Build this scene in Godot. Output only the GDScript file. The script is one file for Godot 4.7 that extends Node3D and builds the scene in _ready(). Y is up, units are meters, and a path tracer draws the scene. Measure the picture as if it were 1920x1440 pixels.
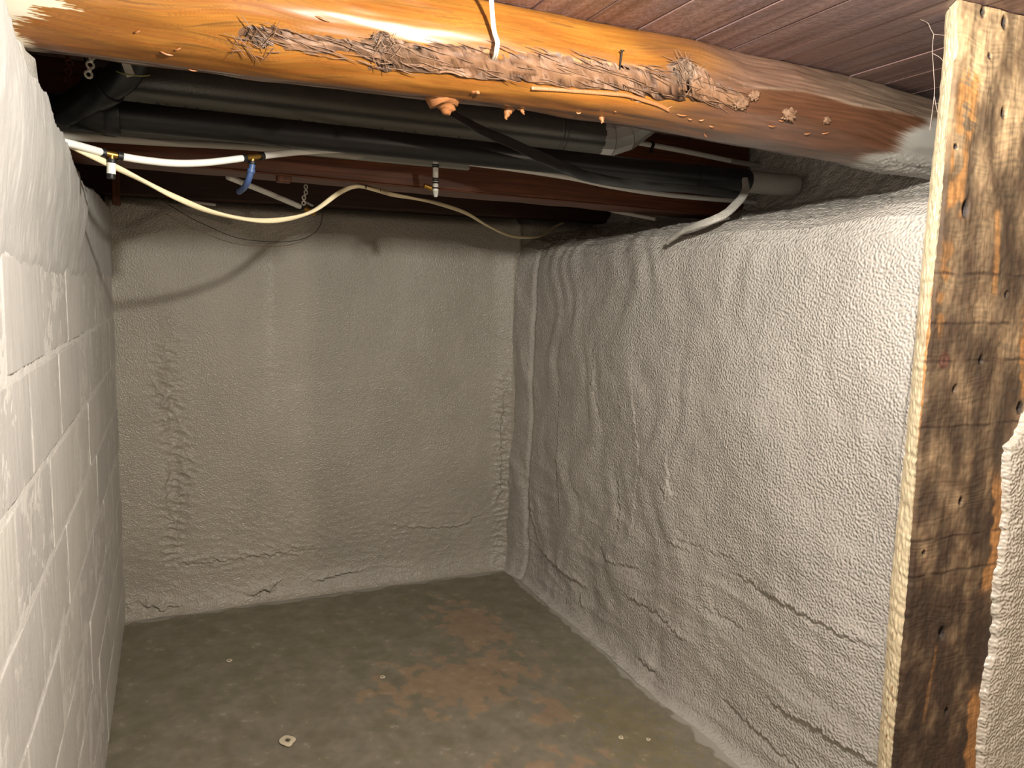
extends Node3D
# Basement alcove: sprayed foam walls, painted block wall, peeled log overhead, pipes, cables and duct.

const CEIL := 2.263

var rng := RandomNumberGenerator.new()
var ns := FastNoiseLite.new()      # smooth noise, frequency 1: scale the coordinates
var nr := FastNoiseLite.new()      # ridged noise
var M := {}
var used := {}


func _ready() -> void:
	rng.seed = 77
	ns.seed = 5
	ns.noise_type = FastNoiseLite.TYPE_SIMPLEX_SMOOTH
	ns.frequency = 1.0
	ns.fractal_type = FastNoiseLite.FRACTAL_NONE
	nr.seed = 11
	nr.noise_type = FastNoiseLite.TYPE_SIMPLEX
	nr.frequency = 1.0
	nr.fractal_type = FastNoiseLite.FRACTAL_RIDGED
	nr.fractal_octaves = 3

	# ---- camera
	var cam := Camera3D.new()
	cam.name = "camera"
	cam.transform = Transform3D(Basis(Vector3(0.9132, 0.0240, 0.4067), Vector3(0.0275, 0.9923, -0.1207), Vector3(-0.4065, 0.1214, 0.9055)).orthonormalized(), Vector3(0, 1.6, 0))
	cam.keep_aspect = Camera3D.KEEP_HEIGHT
	cam.fov = rad_to_deg(2.0 * atan(720.0 / 1425.0))
	cam.near = 0.02
	cam.current = true
	add_child(cam)

	# ---- environment and exposure
	var env := Environment.new()
	env.background_mode = Environment.BG_COLOR
	env.background_color = Color.BLACK
	env.tonemap_mode = Environment.TONE_MAPPER_LINEAR
	env.tonemap_exposure = 1.0
	env.sdfgi_enabled = true
	env.ssao_enabled = true
	env.ssil_enabled = true
	var we := WorldEnvironment.new()
	we.name = "world_environment"
	we.environment = env
	add_child(we)

	# ---- lamps (both hang outside the frame)
	lamp(Vector3(0.72, 2.175, -0.67), Color(1.0, 0.985, 0.945), 4.6, 0.035, "bare warm light bulb under the planks in front of the log")
	lamp(Vector3(2.50, 1.95, 1.25), Color(1.0, 0.92, 0.83), 2.2, 0.045, "second bare light bulb farther back near the rear wall")

	materials()
	shell()
	ceiling()
	floor_slab()
	wall_back()
	wall_right()
	wall_left()
	wall_stub()
	log_beam()
	post()
	joists()
	duct()
	drain()
	water()
	cables()
	small_things()


# ------------------------------------------------------------------ helpers
func lin(r: float, g: float, b: float) -> Color:
	return Color(r / 255.0, g / 255.0, b / 255.0).srgb_to_linear()


func numbered(called: String) -> String:
	if not used.has(called):
		used[called] = 0
		return called
	used[called] += 1
	return "%s_%03d" % [called, used[called]]


func thing(called: String, label: String, category: String, at := Vector3.ZERO, group := "") -> Node3D:
	var o := Node3D.new()
	o.name = numbered(called)
	add_child(o, true)
	o.position = at
	meta(o, label, category, group)
	return o


func meta(o: Node, label: String, category: String, group := "") -> void:
	if label != "":
		o.set_meta("label", label)
	if category != "":
		o.set_meta("category", category)
	if group != "":
		o.set_meta("group", group)


func part(called: String, mesh: Mesh, mat: Material, parent: Node3D, label := "") -> MeshInstance3D:
	var o := MeshInstance3D.new()
	o.name = called
	o.mesh = mesh
	o.material_override = mat
	o.cast_shadow = GeometryInstance3D.SHADOW_CASTING_SETTING_ON
	parent.add_child(o, true)
	if label != "":
		o.set_meta("label", label)
	return o


func single(called: String, mesh: Mesh, mat: Material, label: String, category: String, group := "") -> MeshInstance3D:
	var o := part(numbered(called), mesh, mat, self)
	meta(o, label, category, group)
	return o


func struct(called: String, mesh: Mesh, mat: Material, label := "") -> MeshInstance3D:
	var o := part(numbered(called), mesh, mat, self)
	o.set_meta("kind", "structure")
	meta(o, label, "")
	return o


func grid(nu: int, nv: int, pts: PackedVector3Array, uvs: PackedVector2Array, cols: PackedColorArray, flip := false, wrap_u := false) -> ArrayMesh:
	# u runs fastest; the normal is du x dv (negated by flip)
	var nor := PackedVector3Array()
	nor.resize(nu * nv)
	var idx := PackedInt32Array()
	idx.resize((nu - 1) * (nv - 1) * 6)
	for i in nv:
		var i0: int = maxi(i - 1, 0) * nu
		var i1: int = mini(i + 1, nv - 1) * nu
		for j in nu:
			var j0: int = j - 1
			var j1: int = j + 1
			if j0 < 0:
				j0 = nu - 2 if wrap_u else 0
			if j1 > nu - 1:
				j1 = 1 if wrap_u else nu - 1
			var n: Vector3 = (pts[i * nu + j1] - pts[i * nu + j0]).cross(pts[i1 + j] - pts[i0 + j]).normalized()
			nor[i * nu + j] = -n if flip else n
	var k := 0
	for i in nv - 1:
		for j in nu - 1:
			var a: int = i * nu + j
			var b: int = a + 1
			var c: int = a + nu
			var d: int = c + 1
			if flip:
				idx[k] = a
				idx[k + 1] = b
				idx[k + 2] = c
				idx[k + 3] = b
				idx[k + 4] = d
				idx[k + 5] = c
			else:
				idx[k] = a
				idx[k + 1] = c
				idx[k + 2] = b
				idx[k + 3] = b
				idx[k + 4] = c
				idx[k + 5] = d
			k += 6
	var arr := []
	arr.resize(Mesh.ARRAY_MAX)
	arr[Mesh.ARRAY_VERTEX] = pts
	arr[Mesh.ARRAY_NORMAL] = nor
	if uvs.size():
		arr[Mesh.ARRAY_TEX_UV] = uvs
	if cols.size():
		arr[Mesh.ARRAY_COLOR] = cols
	arr[Mesh.ARRAY_INDEX] = idx
	var m := ArrayMesh.new()
	m.add_surface_from_arrays(Mesh.PRIMITIVE_TRIANGLES, arr)
	return m


func smooth_path(p: Array, per := 8) -> PackedVector3Array:
	var out := PackedVector3Array()
	var n := p.size()
	for i in n - 1:
		var a: Vector3 = p[maxi(i - 1, 0)]
		var b: Vector3 = p[i]
		var c: Vector3 = p[i + 1]
		var d: Vector3 = p[mini(i + 2, n - 1)]
		for k in per:
			out.append(b.cubic_interpolate(c, a, d, float(k) / per))
	out.append(p[n - 1])
	return out


# a tube with closed ends; radii may be one number or one per point; squash flattens it into a strap
func tube(path: PackedVector3Array, radii, sides := 12, squash := 1.0, twist := 0.0, st: SurfaceTool = null) -> ArrayMesh:
	var n := path.size()
	var nu := sides + 1
	var pts := PackedVector3Array()
	var uvs := PackedVector2Array()
	var t0: Vector3 = (path[1] - path[0]).normalized()
	var up := Vector3.UP if absf(t0.y) < 0.9 else Vector3.RIGHT
	var nrm: Vector3 = (up - t0 * up.dot(t0)).normalized()
	var total := 0.0
	var rows := n + 2
	for i in rows:
		var q: int = clampi(i - 1, 0, n - 1)
		var t: Vector3 = (path[mini(q + 1, n - 1)] - path[maxi(q - 1, 0)]).normalized()
		nrm = (nrm - t * nrm.dot(t)).normalized()
		var bi: Vector3 = t.cross(nrm)
		var r: float = radii if (radii is float or radii is int) else radii[q]
		if q > 0 and i < rows - 1:
			total += path[q].distance_to(path[q - 1])
		var rr := r
		if i == 0 or i == rows - 1:
			rr = r * 0.02
		var tw: float = twist * float(q) / maxf(1.0, n - 1.0)
		for k in nu:
			var a: float = TAU * k / sides
			var v: Vector2 = Vector2(cos(a), sin(a) * squash).rotated(tw) * rr
			pts.append(path[q] + nrm * v.x + bi * v.y)
			uvs.append(Vector2(float(k) / sides, total))
	var m := grid(nu, rows, pts, uvs, PackedColorArray(), false, true)
	if st:
		st.append_from(m, 0, Transform3D.IDENTITY)
	return m


# tube whose end caps are crisp discs
func pipe(path: PackedVector3Array, r, sides := 20) -> ArrayMesh:
	var p := path.duplicate()
	var n := p.size()
	var a: Vector3 = p[0] + (p[0] - p[1]).normalized() * 0.0004
	var b: Vector3 = p[n - 1] + (p[n - 1] - p[n - 2]).normalized() * 0.0004
	p.insert(0, a)
	p.append(b)
	if r is float:
		var rr := PackedFloat32Array()
		rr.resize(n + 2)
		rr.fill(r)
		rr[0] = r * 0.93
		rr[n + 1] = r * 0.93
		return tube(p, rr, sides)
	var r2: PackedFloat32Array = r
	var r3 := r2.duplicate()
	r3.insert(0, r2[0] * 0.93)
	r3.append(r2[r2.size() - 1] * 0.93)
	return tube(p, r3, sides)


func seg(a: Vector3, b: Vector3) -> PackedVector3Array:
	return PackedVector3Array([a, a.lerp(b, 0.5), b])


# chamfered box into a SurfaceTool or as a mesh; corners can be shifted by the callable
func cbox(c: Vector3, s: Vector3, ch: float, uvs := Vector2(1, 1), off := Vector2.ZERO) -> ArrayMesh:
	var st := SurfaceTool.new()
	st.begin(Mesh.PRIMITIVE_TRIANGLES)
	st.set_smooth_group(-1)
	var h := s * 0.5
	var ax := [Vector3.RIGHT, Vector3.UP, Vector3.BACK]
	var face := func(quad: Array, n: Vector3) -> void:
		var q: Array = quad
		if (q[1] - q[0]).cross(q[2] - q[0]).dot(n) > 0.0:
			q = [quad[0], quad[3], quad[2], quad[1]]
		for t in [[0, 1, 2], [0, 2, 3]]:
			for w in t:
				var v: Vector3 = q[w]
				st.set_normal(n)
				var uv := Vector2(v.x, v.z) if absf(n.y) > 0.6 else (Vector2(v.x, v.y) if absf(n.z) > 0.6 else Vector2(v.z, v.y))
				st.set_uv(uv * uvs + off)
				st.add_vertex(c + v)
	for a in 3:
		var u: int = (a + 1) % 3
		var w: int = (a + 2) % 3
		for sg in [-1.0, 1.0]:
			var n: Vector3 = ax[a] * sg
			var o: Vector3 = n * h[a]
			var du: Vector3 = ax[u] * (h[u] - ch)
			var dw: Vector3 = ax[w] * (h[w] - ch)
			face.call([o - du - dw, o + du - dw, o + du + dw, o - du + dw], n)
			# bevels along axis w, towards +-u
			for su in [-1.0, 1.0]:
				var e1: Vector3 = n * h[a] + ax[u] * su * (h[u] - ch)
				var e2: Vector3 = n * (h[a] - ch) + ax[u] * su * h[u]
				face.call([e1 - dw, e1 + dw, e2 + dw, e2 - dw], (n + ax[u] * su).normalized())
	for sx in [-1.0, 1.0]:
		for sy in [-1.0, 1.0]:
			for sz in [-1.0, 1.0]:
				var n := Vector3(sx, sy, sz).normalized()
				var p1 := Vector3(sx * h.x, sy * (h.y - ch), sz * (h.z - ch))
				var p2 := Vector3(sx * (h.x - ch), sy * h.y, sz * (h.z - ch))
				var p3 := Vector3(sx * (h.x - ch), sy * (h.y - ch), sz * h.z)
				var tri := [p1, p2, p3]
				if (p2 - p1).cross(p3 - p1).dot(n) > 0.0:
					tri = [p1, p3, p2]
				for v in tri:
					st.set_normal(n)
					st.set_uv(Vector2(v.x + v.z, v.y) * uvs + off)
					st.add_vertex(c + v)
	return st.commit()


func sm(a: float, b: float, x: float) -> float:
	return smoothstep(a, b, x)


func tab(xs: Array, ys: Array, x: float) -> float:
	if x <= xs[0]:
		return ys[0]
	for i in range(1, xs.size()):
		if x <= xs[i]:
			return lerpf(ys[i - 1], ys[i], (x - xs[i - 1]) / (xs[i] - xs[i - 1]))
	return ys[ys.size() - 1]


func lamp(at: Vector3, col: Color, energy: float, r: float, label: String) -> void:
	var t := thing("light_bulb", label, "light bulb", at)
	var gm := StandardMaterial3D.new()
	gm.albedo_color = Color(1, 0.97, 0.9)
	gm.emission_enabled = true
	gm.emission = col
	gm.emission_energy_multiplier = 3.0
	var prof := [[0.0, -r], [0.5 * r, -0.87 * r], [0.87 * r, -0.5 * r], [r, 0.0], [0.87 * r, 0.5 * r], [0.55 * r, 1.0 * r], [0.42 * r, 1.35 * r]]
	part("glass_bulb", lathe(prof, 24), gm, t)
	var pm := StandardMaterial3D.new()
	pm.albedo_color = Color(0.8, 0.78, 0.72)
	pm.roughness = 0.4
	var top: float = CEIL - at.y
	part("lamp_holder", lathe([[0.4 * r, 1.36 * r], [0.55 * r, 1.36 * r], [0.62 * r, maxf(top - 0.02, 1.6 * r)], [1.4 * r, maxf(top - 0.012, 1.7 * r)], [1.5 * r, maxf(top - 0.001, 1.8 * r)]], 24), pm, t)
	var l := OmniLight3D.new()
	l.name = "bulb_light"
	l.light_color = col
	l.light_energy = energy
	l.light_size = r
	l.omni_range = 12.0
	l.omni_attenuation = 2.0
	l.shadow_enabled = true
	t.add_child(l)


func lathe(prof: Array, sides := 24) -> ArrayMesh:
	var pts := PackedVector3Array()
	var uvs := PackedVector2Array()
	for i in prof.size():
		for k in sides + 1:
			var a: float = -TAU * k / sides
			pts.append(Vector3(cos(a) * prof[i][0], prof[i][1], sin(a) * prof[i][0]))
			uvs.append(Vector2(float(k) / sides, prof[i][1]))
	return grid(sides + 1, prof.size(), pts, uvs, PackedColorArray(), false, true)


# ------------------------------------------------------------------ materials
func noise_img(size: int, freq: float, sd: int, oct := 1, type := FastNoiseLite.TYPE_SIMPLEX_SMOOTH) -> Image:
	var f := FastNoiseLite.new()
	f.seed = sd
	f.noise_type = type
	f.frequency = freq
	f.fractal_type = FastNoiseLite.FRACTAL_FBM if oct > 1 else FastNoiseLite.FRACTAL_NONE
	f.fractal_octaves = oct
	return f.get_seamless_image(size, size, false, false, 0.15)


func normal_tex(img: Image, strength: float) -> ImageTexture:
	var im: Image = img.duplicate()
	im.convert(Image.FORMAT_RGBA8)
	im.bump_map_to_normal_map(strength)
	im.generate_mipmaps()
	return ImageTexture.create_from_image(im)


func mat(r: float, g: float, b: float, rough := 0.6, metal := 0.0, vc := false) -> StandardMaterial3D:
	var m := StandardMaterial3D.new()
	m.albedo_color = Color.WHITE if vc else Color(r / 255.0, g / 255.0, b / 255.0)
	m.roughness = rough
	m.metallic = metal
	m.vertex_color_use_as_albedo = vc
	return m


func tri(m: StandardMaterial3D, nt: Texture2D, per_m: float, strength: float) -> StandardMaterial3D:
	m.normal_enabled = true
	m.normal_texture = nt
	m.normal_scale = strength
	m.uv1_triplanar = true
	m.uv1_world_triplanar = true
	m.uv1_scale = Vector3.ONE * per_m
	return m


# streaky wood: streaks run along v
func wood_tex(a: Color, b: Color, c: Color, sd: int, w := 256, h := 512, squeeze := 12, contrast := 1.0) -> ImageTexture:
	var f := FastNoiseLite.new()
	f.seed = sd
	f.noise_type = FastNoiseLite.TYPE_SIMPLEX_SMOOTH
	f.frequency = 0.045
	f.fractal_type = FastNoiseLite.FRACTAL_FBM
	f.fractal_octaves = 4
	var im: Image = f.get_seamless_image(w, maxi(h / squeeze, 24), false, false, 0.2)
	im.resize(w, h, Image.INTERPOLATE_CUBIC)
	im.convert(Image.FORMAT_L8)
	var f2: Image = noise_img(256, 0.02, sd + 9, 3)
	f2.resize(w, h)
	f2.convert(Image.FORMAT_L8)
	var d := im.get_data()
	var e := f2.get_data()
	var out := PackedByteArray()
	out.resize(w * h * 3)
	for i in w * h:
		var v: float = clampf((d[i] / 255.0 - 0.5) * contrast + 0.5, 0.0, 1.0)
		var q: float = e[i] / 255.0
		var col: Color = a.lerp(b, v).lerp(c, clampf(q * 1.4 - 0.55, 0.0, 0.8))
		out[i * 3] = int(col.r * 255.0)
		out[i * 3 + 1] = int(col.g * 255.0)
		out[i * 3 + 2] = int(col.b * 255.0)
	var res := Image.create_from_data(w, h, false, Image.FORMAT_RGB8, out)
	res.generate_mipmaps()
	return ImageTexture.create_from_image(res)


func materials() -> void:
	var peel := noise_img(1024, 0.075, 3, 1)
	var peel_n := normal_tex(peel, 7.0)
	var rough_n := normal_tex(noise_img(1024, 0.03, 8, 4), 9.0)
	var fine_n := normal_tex(noise_img(512, 0.12, 21, 3), 5.0)
	M.foam = tri(mat(0, 0, 0, 0.36, 0.0, true), peel_n, 1.15, 0.75)
	M.foam.metallic_specular = 0.5
	M.foam_back = tri(mat(0, 0, 0, 0.38, 0.0, true), peel_n, 1.3, 0.5)
	M.block = tri(mat(255, 255, 255, 0.5), rough_n, 1.6, 0.14)
	M.block.albedo_texture = wood_tex(Color8(164, 160, 154), Color8(188, 184, 178), Color8(176, 172, 166), 71, 512, 512, 10)
	M.mortar = tri(mat(190, 186, 179, 0.5), rough_n, 3.0, 0.3)
	M.parge = tri(mat(0, 0, 0, 0.5, 0.0, true), rough_n, 1.8, 0.2)
	M.shell = tri(mat(150, 144, 134, 0.7), rough_n, 1.0, 0.3)
	M.dark = mat(60, 50, 42, 0.9)
	M.plank = []
	for i in 3:
		var p := mat(255, 255, 255, 0.36)
		p.albedo_texture = wood_tex(Color8(94, 72, 70), Color8(158, 128, 122), Color8(124, 106, 110), 40 + i, 256, 512, 12, 1.0)
		p.normal_enabled = true
		p.normal_texture = fine_n
		p.normal_scale = 0.08
		M.plank.append(p)
	M.joist = mat(255, 255, 255, 0.5)
	M.joist.albedo_texture = wood_tex(Color8(66, 32, 16), Color8(122, 66, 34), Color8(84, 44, 24), 51, 512, 256, 4)
	M.rim = mat(255, 255, 255, 0.6)
	M.rim.albedo_texture = wood_tex(Color8(40, 20, 13), Color8(70, 36, 22), Color8(52, 28, 19), 52, 512, 256, 4)
	M.black = tri(mat(26, 27, 29, 0.38), fine_n, 4.0, 0.08)
	M.pex = mat(222, 220, 212, 0.35)
	M.grey_pipe = mat(168, 164, 154, 0.5)
	M.nm = tri(mat(226, 210, 172, 0.5), fine_n, 6.0, 0.2)
	M.brass = mat(170, 130, 62, 0.35, 0.9)
	M.crimp = mat(24, 22, 21, 0.5, 0.3)
	M.blue = mat(62, 84, 128, 0.45)
	M.galv = tri(mat(116, 116, 112, 0.36, 0.85), rough_n, 4.0, 0.25)
	M.shiny = mat(232, 232, 228, 0.28, 0.55)
	M.tin = tri(mat(150, 150, 142, 0.55, 0.3), rough_n, 3.0, 0.1)
	M.rust = tri(mat(120, 70, 48, 0.8, 0.3), fine_n, 10.0, 0.4)
	M.strapw = mat(210, 205, 195, 0.5, 0.4)
	M.plastic = tri(mat(34, 33, 32, 0.4), fine_n, 5.0, 0.25)
	M.sprayed = tri(mat(168, 163, 154, 0.5), peel_n, 2.2, 0.5)
	M.web = mat(170, 152, 142, 0.9)
	M.paper = mat(205, 200, 190, 0.8)
	M.nail = mat(45, 42, 40, 0.5, 0.7)
	M.flake = tri(mat(205, 192, 165, 0.8), fine_n, 8.0, 0.4)
	M.wire = mat(60, 54, 46, 0.6)


# ------------------------------------------------------------------ setting
func shell() -> void:
	struct("wall_rear", cbox(Vector3(1.6, 1.13, 2.7), Vector3(6.2, 2.3, 0.2), 0.01), M.shell)
	struct("wall_far_right", cbox(Vector3(4.6, 1.13, 0.7), Vector3(0.2, 2.3, 4.0), 0.01), M.shell)
	struct("wall_far_left", cbox(Vector3(-1.4, 1.13, -0.8), Vector3(0.2, 2.3, 7.2), 0.01), M.dark)  # dark colour stands in for the shade beyond the block wall
	struct("wall_behind_back", cbox(Vector3(0.6, 1.13, -4.45), Vector3(4.2, 2.3, 0.2), 0.01), M.dark)
	struct("wall_behind_right", cbox(Vector3(2.55, 1.13, -2.85), Vector3(0.2, 2.3, 3.2), 0.01), M.dark)


func ceiling() -> void:
	var c := Node3D.new()
	c.name = "ceiling"
	add_child(c)
	c.set_meta("kind", "structure")
	part("subfloor", cbox(Vector3(1.6, CEIL + 0.09, -0.85), Vector3(6.4, 0.1, 7.4), 0.01), M.dark, c)
	var edges := [-1.35, -1.18, -1.02, -0.86, -0.69, -0.55, -0.38, -0.22, -0.05, 0.12, 0.27, 0.44, 0.62, 0.80, 0.95, 1.096, 1.269, 1.40, 1.59, 1.70, 1.876, 2.03, 2.20, 2.36, 2.52, 2.70, 2.86, 3.02, 3.2, 3.36, 3.52, 3.70, 3.86, 4.03, 4.2, 4.36, 4.55]
	for i in edges.size() - 1:
		var w: float = edges[i + 1] - edges[i]
		var x: float = (edges[i] + edges[i + 1]) * 0.5
		var dy: float = rng.randf_range(-0.001, 0.002)
		part("plank", cbox(Vector3(x, CEIL + 0.018 + dy, -0.85), Vector3(w - 0.004, 0.036, 7.2), 0.0025, Vector2(2.2, 0.55), Vector2(rng.randf(), rng.randf())), M.plank[i % 3], c)


func floor_slab() -> void:
	# painted concrete: worn grey-green paint over a tan screed, pale overspray along the walls
	var w := 1024
	var h := 2048
	var x0 := -0.26
	var sx := 2.1 / w
	var z0 := -4.0
	var sz := 4.2 / h
	var a := noise_img(512, 0.02, 61, 5)
	var b := noise_img(512, 0.012, 62, 4)
	var da := a.get_data()
	var db := b.get_data()
	var out := PackedByteArray()
	out.resize(w * h * 3)
	var green := Vector3(112, 106, 86)
	var grey := Vector3(124, 117, 101)
	var tan_ := Vector3(140, 118, 94)
	var olive := Vector3(118, 109, 80)
	var pale := Vector3(160, 155, 144)
	for j in h:
		var z: float = z0 + j * sz
		for i in w:
			var x: float = x0 + i * sx
			var n1: float = da[((int(j * 0.82) & 511) << 9) | (i & 511)] / 255.0 - 0.5
			var n2: float = db[((j & 511) << 9) | ((i + 130) & 511)] / 255.0 - 0.5
			var n3: float = da[(((j * 2) & 511) << 9) | ((i * 2 + 77) & 511)] / 255.0 - 0.5
			var c: Vector3 = green.lerp(grey, clampf(0.5 + n2 * 2.0 + (z + 3.3) * 0.45, 0.0, 1.0))
			# worn patches
			var e1: float = Vector2((x - 1.05) / 0.42, (z + 2.78) / 0.26).length()
			var e2: float = Vector2((x - 1.28) / 0.16, (z + 3.25) / 0.34).length()
			var e3: float = Vector2((x - 1.3) / 0.10, (z + 2.43) / 0.11).length()
			var e4: float = Vector2((x - 1.1) / 0.5, (z + 1.9) / 0.45).length()
			var wear: float = maxf(maxf(1.0 - e1, 1.0 - e2 * 0.9), maxf(1.0 - e3, 0.75 - e4)) + n1 * 1.3
			c = c.lerp(tan_, sm(0.18, 0.34, wear) * 0.85)
			var ol: float = 1.0 - Vector2((x - 1.5) / 0.22, (z + 2.2) / 0.5).length() + n3 * 1.6
			c = c.lerp(olive, sm(0.35, 0.5, ol) * 0.7)
			c = c * (1.0 + n3 * 0.10 + n1 * 0.14)
			if n3 > 0.27 and n1 > 0.10:
				c = c.lerp(pale, 0.5)
			# overspray
			var dw: float = minf(1.775 - x, z + 3.9)
			var ov: float = 1.0 - sm(0.058, 0.076, dw + n2 * 0.05 + n1 * 0.03)
			c = c.lerp(pale, ov * 0.9)
			var k: int = (j * w + i) * 3
			out[k] = clampi(int(c.x), 0, 255)
			out[k + 1] = clampi(int(c.y), 0, 255)
			out[k + 2] = clampi(int(c.z), 0, 255)
	var im := Image.create_from_data(w, h, false, Image.FORMAT_RGB8, out)
	im.generate_mipmaps()
	var m := mat(255, 255, 255, 0.5)
	m.albedo_texture = ImageTexture.create_from_image(im)
	m.normal_enabled = true
	m.normal_texture = normal_tex(noise_img(1024, 0.02, 66, 5), 3.0)
	m.normal_scale = 0.25
	var nu := 90
	var nv := 180
	var pts := PackedVector3Array()
	var uvs := PackedVector2Array()
	for j in nv:
		for i in nu:
			var u: float = float(i) / (nu - 1)
			var v: float = float(j) / (nv - 1)
			var x: float = x0 + u * 2.1
			var z: float = z0 + v * 4.2
			pts.append(Vector3(x, 0.004 * ns.get_noise_2d(x * 1.5, z * 1.5), z))
			uvs.append(Vector2(u, v))
	struct("floor", grid(nu, nv, pts, uvs, PackedColorArray(), true), m, "grey-green painted concrete floor with worn tan patches")
	var rest := mat(116, 109, 92, 0.6)
	struct("floor", cbox(Vector3(1.6, -0.06, -0.85), Vector3(6.2, 0.1, 7.4), 0.01), rest)


func crease(D: PackedFloat32Array, nu: int, nv: int, u0: float, v0: float, step: float, line: Array, amp: float, side: float, wide := 0.035) -> void:
	# a lip of foam along a line: swells on one side of it, undercut on the other
	var n := line.size()
	var total := 0.0
	var at := [0.0]
	for i in n - 1:
		total += line[i].distance_to(line[i + 1])
		at.append(total)
	var lo: Vector2 = line[0]
	var hi: Vector2 = line[0]
	for p in line:
		lo = lo.min(p)
		hi = hi.max(p)
	var r := wide * 3.0
	for j in range(maxi(0, int((lo.y - r - v0) / step)), mini(nv, int((hi.y + r - v0) / step) + 1)):
		for i in range(maxi(0, int((lo.x - r - u0) / step)), mini(nu, int((hi.x + r - u0) / step) + 1)):
			var p := Vector2(u0 + i * step, v0 + j * step)
			var q := p + Vector2(ns.get_noise_2d(p.x * 22.0, p.y * 22.0), ns.get_noise_2d(p.x * 22.0 + 40.0, p.y * 22.0)) * 0.010
			var best := 9.0
			var sg := 1.0
			var along := 0.0
			for k in n - 1:
				var a: Vector2 = line[k]
				var b: Vector2 = line[k + 1]
				var t: float = clampf((q - a).dot(b - a) / (b - a).length_squared(), 0.0, 1.0)
				var d: float = q.distance_to(a.lerp(b, t))
				if d < best:
					best = d
					sg = signf((b - a).cross(q - a)) * side
					along = (at[k] + t * (b - a).length()) / total
			var taper: float = sm(0.0, 0.25, along) * (1.0 - sm(0.75, 1.0, along))
			taper = maxf(taper, 0.15) * (1.0 - sm(wide * 2.0, r, best))
			if sg > 0.0:
				D[j * nu + i] += amp * exp(-best / wide) * taper
			else:
				D[j * nu + i] -= amp * 0.5 * exp(-best / (wide * 0.55)) * taper


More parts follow.
